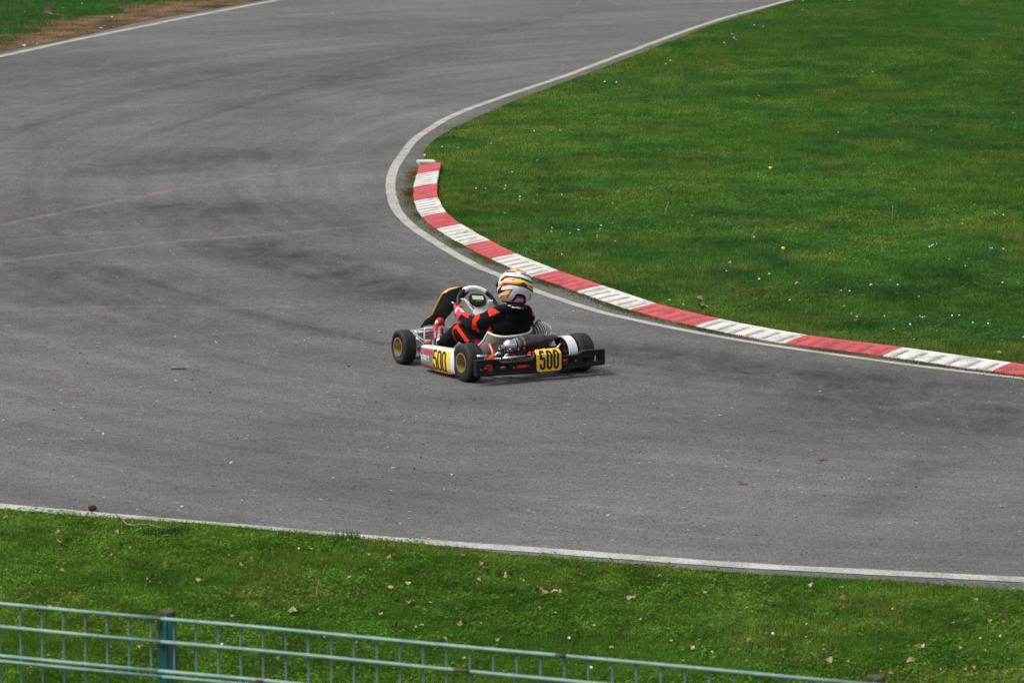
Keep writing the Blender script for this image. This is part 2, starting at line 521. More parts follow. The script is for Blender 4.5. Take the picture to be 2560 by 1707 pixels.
def grid_mesh(name, xs, ys, z, keep=None):
    nx, ny = len(xs), len(ys)
    X, Y = np.meshgrid(xs, ys)
    co = np.stack([X.ravel(), Y.ravel(), np.full(X.size, z)], 1)
    i = np.arange(nx - 1)[None, :] + np.arange(ny - 1)[:, None] * nx
    i = i.ravel()
    f = np.stack([i, i + 1, i + nx + 1, i + nx], 1)
    me = bpy.data.meshes.new(name)
    me.vertices.add(len(co)); me.vertices.foreach_set('co', co.ravel().astype(np.float32))
    me.loops.add(f.size); me.loops.foreach_set('vertex_index', f.ravel().astype(np.int32))
    me.polygons.add(len(f)); me.polygons.foreach_set('loop_start', (np.arange(len(f)) * 4).astype(np.int32))
    me.update(calc_edges=True)
    return me, co

ys_ = [14.0]
while ys_[-1] < 110: ys_.append(ys_[-1] + max(.045, (ys_[-1] / 33) ** 2 * .055))
xs_ = np.concatenate([np.arange(-40, -8, 1.0), np.arange(-8, 8, .055), np.arange(8, 41, 1.0)])
me, co = grid_mesh('track', xs_, np.array(ys_), 0.0)
x, y = co[:, 0], co[:, 1]
st = np.zeros(len(x))
STAINS = [  # pixel polylines, width in metres, strength
    ([(250, 430), (420, 405), (560, 385)], .45, .55), ([(480, 400), (600, 385), (680, 395)], .5, .35),
    ([(60, 560), (260, 545), (450, 530)], .8, .35), ([(540, 520), (620, 545), (760, 560)], .75, .5),
    ([(620, 610), (780, 655), (900, 700), (1010, 740)], .35, .75), ([(700, 640), (860, 670), (1000, 715)], .55, .35),
    ([(0, 600), (60, 640), (160, 690)], .5, .45), ([(130, 700), (260, 720), (330, 740)], .3, .35),
    ([(330, 690), (470, 705), (600, 730)], .3, .35), ([(0, 740), (160, 755), (400, 760)], .4, .35),
    ([(0, 800), (150, 820), (320, 835)], .3, .45), ([(450, 800), (640, 810), (800, 830)], .35, .3),
    ([(60, 150), (300, 165), (560, 195), (640, 200)], .9, .35), ([(0, 200), (200, 190)], 1.0, .25),
    ([(1600, 880), (1820, 915), (2060, 950), (2300, 1010)], .35, .6), ([(2000, 940), (2250, 975), (2600, 1010)], .6, .65),
    ([(2100, 1040), (2350, 1060), (2560, 1040)], .35, .5), ([(1520, 870), (1700, 880), (1850, 930)], .3, .35),
    ([(2380, 1120), (2250, 1210), (2160, 1290)], .12, .35), ([(2500, 1050), (2300, 1160)], .15, .25),
    ([(280, 1075), (560, 1115), (840, 1150), (1100, 1180)], .035, .35), ([(220, 1050), (500, 1095)], .035, .2),
    ([(1200, 1010), (1600, 1040), (2100, 1110), (2600, 1150)], .25, .22), ([(600, 960), (1000, 990), (1500, 1000)], .3, .2),
    ([(900, 130), (1300, 60), (1500, 20)], .35, .22), ([(600, 260), (900, 190), (1200, 110)], .25, .22), ([(450, 330), (700, 250), (980, 170)], .3, .2),
    ([(0, 330), (250, 260), (420, 220)], .3, .22), ([(360, 435), (460, 425)], .12, .5), ([(360, 520), (450, 512)], .08, .6), ([(0, 470), (80, 500), (140, 560)], .4, .3)]
STAINS += [([(1540, 905), (1850, 950), (2200, 1030), (2600, 1100)], .05, .35), ([(1480, 900), (1800, 930), (2100, 985), (2560, 1035)], .06, .45),
    ([(620, 600), (760, 650), (880, 690), (1000, 725)], .06, .5), ([(560, 640), (760, 690), (980, 750)], .05, .35), ([(200, 655), (420, 720), (700, 800), (960, 860)], .05, .4),
    ([(120, 640), (300, 720), (520, 800), (760, 870)], .05, .3), ([(330, 690), (600, 780), (900, 850)], .045, .3), ([(0, 690), (160, 760), (400, 850), (700, 930)], .05, .3),
    ([(0, 330), (140, 300), (360, 235), (560, 190), (700, 150)], .07, .35), ([(380, 330), (620, 260), (900, 170), (1200, 90), (1400, 40)], .07, .35), ([(640, 205), (800, 175), (1100, 110)], .07, .3),
    ([(130, 420), (300, 360), (560, 280), (760, 220)], .06, .3), ([(0, 250), (120, 350), (60, 460), (160, 600)], .05, .3), ([(500, 395), (560, 450), (640, 560), (740, 640)], .04, .3),
    ([(0, 990), (300, 1010), (700, 1060), (1100, 1085)], .05, .25), ([(900, 960), (1300, 985), (1700, 1030), (2200, 1130)], .05, .25), ([(600, 1000), (1000, 1050), (1500, 1090), (2100, 1180)], .05, .2)]
for px, wd, sg in STAINS: st = 1 - (1 - st) * (1 - np.minimum(.95, seg_gauss(x, y, px, wd * (1.5 if wd > .1 else 1.0), sg * 1.05)))
SEAMS = [([(0, 655), (420, 605), (780, 577), (985, 556)], .055, .8), ([(0, 562), (210, 520), (430, 475), (640, 440), (950, 398)], .06, .7), ([(0, 775), (350, 765), (620, 770), (820, 760)], .05, .6), ([(60, 840), (400, 845), (620, 828)], .045, .35), ([(40, 600), (300, 580), (430, 570)], .045, .4), ([(1000, 640), (1100, 630)], .045, .4), ([(620, 505), (720, 502)], .03, .7)]
se = np.zeros(len(x))
for px, wd, sg in SEAMS: se = np.maximum(se, seg_gauss(x, y, px, wd, sg))
mo = np.exp(-(np_dist(x, y, kfine) / .17) ** 2) * 1.0
mo = np.maximum(mo, np.exp(-(np_dist(x, y, edge_up) / .16) ** 2) * .6)
mo = np.maximum(mo, np.exp(-(np_dist(x, y, near_edge) / .05) ** 2) * .8)
for nm, arr in (('stain', st), ('seam', se), ('moss', mo)):
    a = me.attributes.new(nm, 'FLOAT', 'POINT'); a.data.foreach_set('value', arr.astype(np.float32))
tag(link('track', me, M['asphalt']), kind='structure')

# ------------------------------------------------------------------ painted edge lines
def paint_material(name, col, wear=.45):
    m = bpy.data.materials.new(name); m.use_nodes = True
    n = m.node_tree.nodes; l = m.node_tree.links; b = n['Principled BSDF']
    tc = n.new('ShaderNodeTexCoord')
    q = n.new('ShaderNodeTexNoise'); q.inputs['Scale'].default_value = 55; q.inputs['Detail'].default_value = 4; q.inputs['Roughness'].default_value = .75
    q2 = n.new('ShaderNodeTexNoise'); q2.inputs['Scale'].default_value = 3.0; q2.inputs['Detail'].default_value = 5
    for k in (q, q2): l.new(tc.outputs['Object'], k.inputs['Vector'])
    ad = n.new('ShaderNodeMath'); ad.operation = 'ADD'
    ml = n.new('ShaderNodeMath'); ml.operation = 'MULTIPLY'; ml.inputs[1].default_value = .6
    l.new(q2.outputs[0], ml.inputs[0]); l.new(q.outputs[0], ad.inputs[0]); l.new(ml.outputs[0], ad.inputs[1])
    r = n.new('ShaderNodeValToRGB'); r.color_ramp.elements[0].position = wear + .17; r.color_ramp.elements[1].position = wear + .42
    r.color_ramp.elements[0].color = (*[c * .42 + .02 for c in col], 1); r.color_ramp.elements[1].color = (*col, 1)
    l.new(ad.outputs[0], r.inputs[0]); l.new(r.outputs[0], b.inputs['Base Color'])
    b.inputs['Roughness'].default_value = .85; b.inputs['Specular IOR Level'].default_value = .06
    bp = n.new('ShaderNodeBump'); bp.inputs['Strength'].default_value = .3; bp.inputs['Distance'].default_value = .003
    l.new(q.outputs[0], bp.inputs['Height']); l.new(bp.outputs[0], b.inputs['Normal'])
    return m
M['line_old'] = paint_material('old_white_line', (.37, .36, .335), .45)
M['line_in'] = paint_material('worn_white_line', (.38, .365, .335), .42)
M['line_new'] = paint_material('white_line', (.46, .455, .435), .50)
def strip(name, pts, wfun, z, m, edge=.006):
    pts = catmull(pts, 10)
    bm = bmesh.new(); prev = None
    for i, p in enumerate(pts):
        a = pts[max(i - 1, 0)]; b = pts[min(i + 1, len(pts) - 1)]
        t = (b - a).normalized(); nn = Vector((-t.y, t.x, 0))
        ww = wfun(p) / 2
        j1 = edge * noise.noise(p * 3.1); j2 = edge * noise.noise(p * 3.1 + Vector((9, 9, 0)))
        A = bm.verts.new((p + nn * (ww + j1)).to_3d() + Vector((0, 0, z))); B = bm.verts.new((p - nn * (ww + j2)) + Vector((0, 0, z)))
        if prev: bm.faces.new((prev[0], prev[1], B, A))
        prev = (A, B)
    return tag(build(name, bm, m), kind='structure')
strip('infield_edge_line', line_in, lambda p: .098 if p.y > 40 else (.098 - (40 - p.y) * .0022), .004, M['line_in'])
strip('near_edge_line', near_line, lambda p: .15, .004, M['line_new'], .01)
strip('far_edge_line', far_line, lambda p: .14, .004, M['line_old'])

# ------------------------------------------------------------------ kerb
def kerb_material(name, col, dark):
    m = bpy.data.materials.new(name); m.use_nodes = True
    n = m.node_tree.nodes; l = m.node_tree.links; b = n['Principled BSDF']
    tc = n.new('ShaderNodeTexCoord')
    q = n.new('ShaderNodeTexNoise'); q.inputs['Scale'].default_value = 60; q.inputs['Detail'].default_value = 4; q.inputs['Roughness'].default_value = .8
    q2 = n.new('ShaderNodeTexNoise'); q2.inputs['Scale'].default_value = 6; q2.inputs['Detail'].default_value = 6; q2.inputs['Roughness'].default_value = .7
    for k in (q, q2): l.new(tc.outputs['Object'], k.inputs['Vector'])
    at = n.new('ShaderNodeAttribute'); at.attribute_name = 'rib'
    r = n.new('ShaderNodeValToRGB'); r.color_ramp.elements[0].position = .33; r.color_ramp.elements[1].position = .52
    r.color_ramp.elements[0].color = (*[c * .55 for c in col], 1); r.color_ramp.elements[1].color = (*col, 1)
    l.new(q2.outputs[0], r.inputs[0])
    r2 = n.new('ShaderNodeValToRGB'); r2.color_ramp.elements[0].position = .28; r2.color_ramp.elements[1].position = .50
    l.new(q.outputs[0], r2.inputs[0])
    mm = n.new('ShaderNodeMath'); mm.operation = 'MULTIPLY'
    l.new(at.outputs['Fac'], mm.inputs[0]); l.new(r2.outputs[0], mm.inputs[1])
    mx = n.new('ShaderNodeMixRGB'); l.new(mm.outputs[0], mx.inputs[0]); l.new(r.outputs[0], mx.inputs[1]); mx.inputs[2].default_value = (*dark, 1)
    l.new(mx.outputs[0], b.inputs['Base Color'])
    b.inputs['Roughness'].default_value = .8; b.inputs['Specular IOR Level'].default_value = .08
    bp = n.new('ShaderNodeBump'); bp.inputs['Strength'].default_value = .35; bp.inputs['Distance'].default_value = .004
    l.new(q.outputs[0], bp.inputs['Height']); l.new(bp.outputs[0], b.inputs['Normal'])
    return m
M['k_red'] = kerb_material('kerb_red_paint', (.45, .085, .092), (.17, .075, .09))
M['k_white'] = kerb_material('kerb_white_paint', (.54, .53, .49), (.13, .135, .17))
kerb = tag(empty('kerb', kpts[0]), 'low ribbed racing kerb painted in red and white blocks along the inside of the bend', 'kerb')
KH = .046
NS = 10           # across
for bi in range(len(kpts) - 1):
    red = bi % 2 == 0
    seg = kfine[bi * KN:(bi + 1) * KN + 1]
    seg = catmull(seg, 8)
    t0 = 0.0
    bm = bmesh.new(); lay = bm.verts.layers.float.new('rib')
    rows = []
    L = sum((seg[i + 1] - seg[i]).length for i in range(len(seg) - 1))
    nrib = 6
    acc = 0
    gap = .003
    for i, p in enumerate(seg):
        a = seg[max(i - 1, 0)]; b = seg[min(i + 1, len(seg) - 1)]
        t = (b - a).normalized(); nn = Vector((-t.y, t.x, 0))
        if i: acc += (seg[i] - seg[i - 1]).length
        s = acc / L
        pp = p + t * (gap if i == 0 else (-gap if i == len(seg) - 1 else 0))
        ph = (s * nrib) % 1.0
        rib = max(0.0, 1 - abs(ph - .5) / .26)           # a groove in the middle of each rib interval
        row = []
        # profile: buried skirt, outer toe, sloped ribbed face, flat top strip, back
        prof = [(-.004, -.05, 0)] + [(KW * k / NS, .010 + (KH - .010) * (k / NS) ** .8, 1) for k in range(NS + 1)] + [(KW + .035, KH + .003, 0), (KW + .045, -.05, 0)]
        jj = noise.noise(p * 2.5) * .008
        for (d, z, on) in prof:
            k = d / KW
            g = rib * (1 if .08 < k < .90 else 0) * on
            v = bm.verts.new(pp + nn * (d + (jj if k > .5 else jj * .4)) + Vector((0, 0, z - .011 * g)))
            edge = noise.noise(Vector((p.x * 6, p.y * 6, k * 3))) * .3
            v[lay] = max(0, min(1, g * (1.0 + edge)))
            row.append(v)
        rows.append(row)
    for A, B in zip(rows[:-1], rows[1:]):
        for k in range(len(A) - 1): bm.faces.new((A[k], A[k + 1], B[k + 1], B[k]))
    bm.faces.new(rows[0]); bm.faces.new(rows[-1][::-1])
    for v in bm.verts: v.co -= kpts[0]
    o = build('kerb_block', bm, M['k_red'] if red else M['k_white'], kerb)
    o['label'] = 'red painted ribbed kerb block' if red else 'white painted ribbed kerb block'
# broken end piece
bm = bmesh.new()
box(bm, (0, 0, .012), (.19, .16, .045), bevel=.012)
for v in bm.verts: v.co += Vector((noise.noise(v.co * 40), noise.noise(v.co * 40 + Vector((7, 0, 0))), noise.noise(v.co * 30))) * .008
o = build('kerb_end_stone', bm, M['k_white']); o.location = G(1066, 409, .004); o.rotation_euler = (0, 0, R_(12))
tag(o, 'short rough white concrete piece lying at the far end of the red and white kerb', 'stone')

# ------------------------------------------------------------------ bare soil beside the far line
def dirt_material():
    m = mat('bare_soil', (.165, .100, .058), .95, var=.75, vscale=1.6, bump=1.0, bscale=14)
    return m
M['dirt'] = dirt_material(); M['dirt'].node_tree.nodes['Principled BSDF'].inputs['Specular IOR Level'].default_value = .05
bm = bmesh.new(); prev = None
fe = catmull(far_edge, 12)
for i, p in enumerate(fe):
    a = fe[max(i - 1, 0)]; b = fe[min(i + 1, len(fe) - 1)]
    t = (b - a).normalized(); nn = Vector((-t.y, t.x, 0))
    wdt = 1.5 + 1.2 * noise.noise(p * .6) + .5 * noise.noise(p * 2.0)
    A = bm.verts.new(p + nn * -.03 + Vector((0, 0, .006))); B = bm.verts.new(p + nn * wdt + Vector((0, 0, .004)))
    if prev: bm.faces.new((prev[0], A, B, prev[1]))
    prev = (A, B)
tag(build('soil_strip', bm, M['dirt']), kind='structure')

# ------------------------------------------------------------------ infield / verge ground (turf sheets a little above the asphalt)
def turf_sheet(name, poly_pts, z):
    bm = bmesh.new()
    vs = [bm.verts.new((p[0], p[1], z)) for p in poly_pts]
    f = bm.faces.new(vs)
    bmesh.ops.triangulate(bm, faces=[f])
    return tag(build(name, bm, M['soil']), kind='structure')
turf_sheet('infield_turf', infield_poly, .006)
turf_sheet('verge_turf', near_poly, .006)
turf_sheet('far_turf', far_poly, .0035)


# ================================================================== the kart
KO = Vector((.107, 32.096, 0)); KY = R_(31.3)
kart = tag(empty('racing_kart', KO, KY), 'racing kart with yellow number 500 plates and gold wheels cornering on the track', 'kart')
KR = Matrix.Rotation(KY, 3, 'Z')
def cpix(p):
    """kart-local point -> reference drawing coordinates used for laying out the printed graphics"""
    q = KR @ Vector(p) + KO
    r = q - Vector((0, 0, CAM_H))
    zc = r.y * math.cos(PITCH) - r.z * math.sin(PITCH)
    yc = r.y * math.sin(PITCH) + r.z * math.cos(PITCH)
    return ((1280 + FPX * r.x / zc) - 960) * 4.055, ((853.5 - FPX * yc / zc) - 650) * 4.055
VIEW = (KR.transposed() @ (Vector((0, 0, CAM_H)) - KO - Vector((0, 0, .3)))).normalized()

# ---- wheels
def wheel(x, y, R, W, outer, steer=0, rr=.066):
    bm = bmesh.new()
    d = Vector((math.cos(steer) * outer, math.sin(steer) * outer, 0))
    h = W / 2
    prof = [(h * .86, rr), (h * .93, rr + .006), (h * .99, rr + .022), (h * 1.0, R * .68), (h * .97, R * .84), (h * .88, R * .95), (h * .74, R * .988), (h * .45, R), (0, R * 1.003), (-h * .45, R), (-h * .74, R * .988), (-h * .88, R * .95), (-h * .97, R * .84), (-h, R * .68), (-h * .99, rr + .022), (-h * .93, rr + .006), (-h * .86, rr)]
    lathe(bm, prof, (0, 0, 0), d, 56)
    t = build('tyre', bm, M['rubber'], kart, smooth=True)
    t.location = (x, y, R)
    bm = bmesh.new()
    rp = [(h * .90, rr - .001), (h * .96, rr + .007), (h * 1.0, rr + .007), (h * 1.02, rr + .001), (h * 1.0, rr - .004), (h * .80, rr - .005), (h * .45, rr - .009), (h * .0, rr - .012), (-h * .3, rr - .018), (-h * .42, rr * .55), (-h * .42, .030), (-h * .30, .026), (-h * .28, .014), (-h * .35, .010), (-h * .35, 0)]
    lathe(bm, rp, (0, 0, 0), d, 48)
    lathe(bm, [(-h * .9, rr), (-h * .95, rr + .005), (-h * .97, rr - .002), (-h * .5, rr - .010), (0, rr - .016)], (0, 0, 0), d, 48)
    for k in range(3):      # wheel nuts
        a = 2 * math.pi * k / 3 + .5
        u = Vector((-d.y, d.x, 0)); p = d * (-h * .42) + (u * math.cos(a) + Vector((0, 0, 1)) * math.sin(a)) * .027
        lathe(bm, [(0, .006), (.012, .006), (.012, 0)], p, d, 6)
    r = build('rim', bm, M['rim'], t, smooth=False)
    smooth_by_angle(r, 40)
    bm = bmesh.new()        # valve
    u = Vector((-d.y, d.x, 0))
    tube(bm, [d * h * .7 + u * .05 + Vector((0, 0, -.03)), d * h * .93 + u * .046 + Vector((0, 0, -.028))], .003, 8)
    build('valve', bm, M['dark_steel'], t)
    return t
wheel(-.498, 0, .1405, .130, -1)
wheel(.456, 0, .1405, .130, 1)
wheel(-.488, .965, .129, .105, -1, steer=R_(-4))
wheel(.460, .965, .129, .105, 1, steer=R_(-5))

# ---- frame
bm = bmesh.new()
for s in (-1, 1):
    tube(bm, [(s * .27, -.16, .062), (s * .28, .0, .062), (s * .30, .25, .055), (s * .30, .55, .05), (s * .20, .8, .05), (s * .19, 1.08, .055)], .015, 12, smooth_n=5)
    tube(bm, [(s * .33, .885, .09), (s * .33, .99, .09)], .02, 10)
    tube(bm, [(s * .20, .95, .055), (s * .33, .93, .10)], .014, 10)
    tube(bm, [(s * .30, .16, .06), (s * .44, .16, .10), (s * .47, .2, .12)], .011, 10, smooth_n=4)
    tube(bm, [(s * .29, .52, .05), (s * .44, .55, .09), (s * .47, .55, .12)], .011, 10, smooth_n=4)
tube(bm, [(-.28, -.13, .062), (.28, -.13, .062)], .015, 12)
tube(bm, [(-.29, .24, .055), (.29, .30, .055)], .013, 12)
tube(bm, [(-.30, .50, .05), (.30, .50, .05)], .013, 12)
tube(bm, [(-.19, .90, .052), (.19, .90, .052)], .013, 12)
build('frame', bm, M['orange'], kart, smooth=True)
# seat stays and axle carriers (orange)
for s in (-1, 1):
    bm = bmesh.new()
    tube(bm, [(s * .30 - (.02 if s > 0 else 0), .00, .10), (s * .275, .02, .18), (s * .235 - .03, .09, .245)], .012, 10, smooth_n=5)
    build('seat_stay', bm, M['orange'], kart, smooth=True)
for xx in (-.315, .04, .235):
    bm = bmesh.new()
    lathe(bm, [(-.014, 0), (-.014, .034), (-.012, .038), (.012, .038), (.014, .034), (.014, 0)], (xx, 0, .14), (1, 0, 0), 24)
    box(bm, (xx, 0, .092), (.024, .05, .07), bevel=.004)
    build('axle_carrier', bm, M['orange'], kart)
bm = bmesh.new()
tube(bm, [(-.52, 0, .14), (.48, 0, .14)], .0125, 16)
for s in (-1, 1):
    tube(bm, [(s * .40, 0, .14), (s * .49, 0, .14)], .028, 16)
    tube(bm, [(s * .375, 0, .14), (s * .40, 0, .14)], .036, 16)
o = build('rear_axle', bm, M['chrome'], kart); smooth_by_angle(o)
# brake disc and caliper
bm = bmesh.new()
lathe(bm, [(-.005, .04), (-.005, .088), (.005, .088), (.005, .04)], (-.225, 0, .14), (1, 0, 0), 40, closed=True)
tube(bm, [(-.245, 0, .14), (-.205, 0, .14)], .042, 20)
for k in range(6):
    a = k * math.pi / 3
    lathe(bm, [(-.008, 0), (-.008, .009), (.008, .009), (.008, 0)], (-.225, math.cos(a) * .066, .14 + math.sin(a) * .066), (1, 0, 0), 10)
build('brake_disc', bm, M['steel'], kart)
bm = bmesh.new()
box(bm, (-.255, -.045, .195), (.035, .075, .055), Matrix.Rotation(R_(-30), 3, 'X'), bevel=.006)
box(bm, (-.195, -.045, .195), (.03, .07, .05), Matrix.Rotation(R_(-30), 3, 'X'), bevel=.006)
c = build('brake_caliper', bm, M['dark_steel'], kart)
bm = bmesh.new()
tube(bm, [(-.31, -.06, .175), (-.285, -.07, .20), (-.262, -.075, .185)], .010, 10, smooth_n=4)
tube(bm, [(-.245, -.095, .165), (-.225, -.095, .19), (-.205, -.09, .17)], .011, 10, smooth_n=4)
build('brake_fitting', bm, M['chrome'], kart, smooth=True)
bm = bmesh.new()
tube(bm, [(-.255, -.04, .22), (-.25, .05, .25), (-.23, .2, .12), (-.2, .5, .06), (-.15, .9, .07)], .004, 8, smooth_n=6)
build('brake_hose', bm, M['black_plastic'], kart, smooth=True)
# chain guard drum with black face
bm = bmesh.new()
gx_ = .335
def drum_prof(r0, r1, xa, xb): return [(xa, r0), (xa, r1), (xb, r1), (xb, r0)]
lathe(bm, drum_prof(.121, .130, -.038, .034), (gx_, .0, .142), (1, 0, 0), 56, closed=True, mi=0)
o = build('chain_guard', bm, M['white_plastic'], kart); smooth_by_angle(o, 30)
bm = bmesh.new()
lathe(bm, [(-.030, .028), (-.032, .1205), (-.026, .1205), (-.024, .028)], (gx_, .0, .142), (1, 0, 0), 48, closed=True)
build('guard_face', bm, M['black_plastic'], o)
for a in (35, 80, 125, 160, 205, 300):
    bm = bmesh.new()
    p = Vector((gx_ - .033, math.cos(R_(a)) * .095, .142 + math.sin(R_(a)) * .095))
    lathe(bm, [(0, .007), (-.008, .006), (-.008, 0)], p, (1, 0, 0), 8)
    build('guard_bolt', bm, M['steel'], o)
bm = bmesh.new()      # sprocket
lathe(bm, [(-.004, .03), (-.004, .098), (.004, .098), (.004, .03)], (.29, 0, .14), (1, 0, 0), 48, closed=True)
for k in range(48):
    a = 2 * math.pi * k / 48
    box(bm, (.29, math.cos(a) * .099, .14 + math.sin(a) * .099), (.005, .006, .006), Matrix.Rotation(a, 3, 'X'))
build('sprocket', bm, M['dark_steel'], kart)
bm = bmesh.new()
lathe(bm, [(0, .036), (.03, .036), (.034, .03), (.034, 0)], (.262, 0, .142), (-1, 0, 0), 24)
tube(bm, [(.21, -.05, .16), (.23, -.065, .20), (.26, -.05, .22)], .010, 10, smooth_n=4)
build('sprocket_hub', bm, M['chrome'], kart)

# ---- floor tray
bm = bmesh.new()
vs = [(-.27, .50), (-.28, .75), (-.20, .92), (-.19, 1.12), (.19, 1.12), (.20, .92), (.28, .75), (.27, .50)]
top = [bm.verts.new((a, b, .037)) for a, b in vs]; bot = [bm.verts.new((a, b, .033)) for a, b in vs]
bm.faces.new(top); bm.faces.new(bot[::-1])
for i in range(len(vs)):
    j = (i + 1) % len(vs); bm.faces.new((top[i], bot[i], bot[j], top[j]))
build('floor_tray', bm, M['dark_steel'], kart)

# ---- seat
bm = bmesh.new()
ctr = catmull([(-.030, .085, .288), (-.025, .105, .225), (-.02, .14, .155), (-.02, .20, .095), (-.02, .30, .060), (-.02, .42, .062), (-.02, .53, .085)], 5)
rows = []
nc = len(ctr)
for i, p in enumerate(ctr):
    t = (ctr[min(i + 1, nc - 1)] - ctr[max(i - 1, 0)]).normalized()
    N_ = Vector((1, 0, 0)).cross(t).normalized()
    if N_.y < -.2 or N_.z < -.2: N_ = -N_
    q = i / (nc - 1)
    wv = .178 + .02 * math.sin(q * math.pi)
    dp = .13 + .05 * math.sin(q * math.pi) - .03 * q
    row = []
    for k in range(25):
        s = -1 + 2 * k / 24
        a = s * R_(88)
        pw = math.sin(a)
        row.append(bm.verts.new(p + Vector((1, 0, 0)) * wv * (abs(pw) ** .85) * (1 if s >= 0 else -1) + N_ * dp * (1 - math.cos(a)) ** 1.15 + Vector((0, 0, .012 * pw * (1 - q)))))
    rows.append(row)
for A, B in zip(rows[:-1], rows[1:]):
    for k in range(24): bm.faces.new((A[k], A[k + 1], B[k + 1], B[k]))
rim_pts = [v.co.copy() for v in rows[0]]
sideL = [r[0].co.copy() for r in rows]; sideR = [r[-1].co.copy() for r in rows]
seat = build('seat', bm, M['seat'], kart, smooth=True)
md = seat.modifiers.new('sol', 'SOLIDIFY'); md.thickness = .006; md.offset = 0
bm = bmesh.new()
tube(bm, sideL[::-1][:-1] + rim_pts + sideR[1:], .0092, 8)
build('seat_rim', bm, M['seat_rim'], seat, smooth=True)

# ---- exhaust
bm = bmesh.new()
ex0 = Vector((-.262, -.085, .246)); ex1 = Vector((.18, -.04, .268))
ed = (ex1 - ex0).normalized()
lathe(bm, [(.10, .051), (.125, .052), (.13, .055), (.20, .058), (.28, .055), (.36, .043), (.42, .031), (.46, .024)], ex0, ed, 36)
tube(bm, [ex0 + ed * .45, ex0 + ed * .49 + Vector((0, .01, 0)), Vector((.27, .03, .25)), Vector((.31, .12, .20)), Vector((.32, .2, .19))], .022, 16, smooth_n=5)
exh = build('exhaust', bm, M['exh'], kart); smooth_by_angle(exh)
bm = bmesh.new()
lathe(bm, [(-.022, 0), (-.020, .0135), (-.022, .0165), (.018, .0175), (.022, .026), (.045, .046), (.062, .049), (.088, .0495), (.10, .0505), (.105, .0505)], ex0, ed, 36)
o = build('silencer', bm, M['chrome'], exh); smooth_by_angle(o)
for a in (.115, .165):
    bm = bmesh.new()
    lathe(bm, [(a - .007, .055), (a - .007, .0625), (a + .007, .0625), (a + .007, .055)], ex0, ed, 36, closed=True)
    box(bm, ex0 + ed * a + Vector((0, -.055, -.03)), (.016, .012, .018), bevel=.002)
    o = build('exhaust_clamp', bm, M['steel'], exh); smooth_by_angle(o)
for a in (.40, .445):     # springs
    bm = bmesh.new()
    p = ex0 + ed * a + Vector((0, -.0, .03))
    tube(bm, [p, p + Vector((.025, .02, .016))], .0045, 8)
    build('exhaust_spring', bm, M['chrome'], exh)
for pts in ([(-.12, -.10, .19), (-.19, -.15, .158), (-.255, -.19, .15)], [(.0, -.07, .21), (.02, -.05, .12)]):
    bm = bmesh.new()
    tube(bm, pts, .0065, 8)
    build('exhaust_mount', bm, M['dark_steel'], exh)

# ---- engine on the right
eng_c = Vector((.275, .27, 0))
bm = bmesh.new()
box(bm, eng_c + Vector((0, 0, .13)), (.14, .18, .14), bevel=.02)
box(bm, eng_c + Vector((.0, .0, .06)), (.16, .2, .02), bevel=.004)
lathe(bm, [(0, .06), (.035, .06), (.045, .05), (.045, 0)], eng_c + Vector((.07, 0, .13)), (1, 0, 0), 28)
lathe(bm, [(0, .05), (.03, .05), (.035, .04), (.035, 0)], eng_c + Vector((-.07, 0, .13)), (-1, 0, 0), 28)
engine = build('engine', bm, M['dark_steel'], kart); smooth_by_angle(engine)
bm = bmesh.new()
lathe(bm, [(0, .042), (.08, .042), (.08, 0)], eng_c + Vector((0, 0, .185)), (0, 0, 1), 24)
for k in range(3):
    z = .192 + k * .021
    box(bm, eng_c + Vector((0, -.015, z)), (.160, .165, .0045), bevel=.0015)
build('cylinder', bm, M['alu'], engine)
bm = bmesh.new()
hc = eng_c + Vector((-.0, -.015, .262))
for k in range(11):
    s = (k - 5) / 5.4
    rx = .088 * math.sqrt(max(.08, 1 - s * s))
    x0_ = hc.x + s * .086
    n = 18
    A_, B_ = [], []
    for side, lst in ((-.0032, A_), (.0032, B_)):
        for q in range(n + 1):
            a = math.pi * q / n
            lst.append(bm.verts.new((x0_ + side + s * .010 * math.sin(a), hc.y + math.cos(a) * rx * 1.06, hc.z + math.sin(a) * rx * .98)))
    bm.faces.new(A_); bm.faces.new(B_[::-1])
    for q in range(n): bm.faces.new((A_[q], B_[q], B_[q + 1], A_[q + 1]))
    bm.faces.new((A_[-1], B_[-1], B_[0], A_[0]))
head = build('cylinder_head', bm, M['alu'], engine)
bm = bmesh.new()
ellipsoid(bm, hc, (.078, .080, .074))
build('head_core', bm, M['dark_steel'], head)
bm = bmesh.new()
tube(bm, [hc + Vector((-.03, .0, .066)), hc + Vector((-.03, .0, .09))], .010, 10)
tube(bm, [hc + Vector((-.035, 0, .086)), hc + Vector((.0, .03, .094)), hc + Vector((.055, .06, .07)), hc + Vector((.095, .05, .03)), hc + Vector((.11, .02, -.02)), hc + Vector((.085, -.02, -.045))], .005, 8, smooth_n=6)
build('spark_plug_lead', bm, M['black_plastic'], engine, smooth=True)
bm = bmesh.new()
box(bm, (.19, .0, .215), (.04, .06, .035), bevel=.006)
tube(bm, [(.20, .02, .20), (.22, .1, .18), (.28, .2, .17)], .018, 14, smooth_n=4)
build('carburettor', bm, M['dark_steel'], engine)
bm = bmesh.new()
vs = [(.20, -.055, .262), (.225, -.05, .215), (.175, -.06, .215)]
f0 = [bm.verts.new(v) for v in vs]; f1 = [bm.verts.new((v[0], v[1] + .03, v[2])) for v in vs]
bm.faces.new(f0); bm.faces.new(f1[::-1])
for i in range(3): bm.faces.new((f0[i], f1[i], f1[(i + 1) % 3], f0[(i + 1) % 3]))
build('intake_funnel', bm, M['white_plastic'], engine)
bm = bmesh.new()
lathe(bm, [(0, .025), (.06, .028), (.065, .02), (.065, 0)], (.10, -.02, .16), (.9, .3, .1), 20)
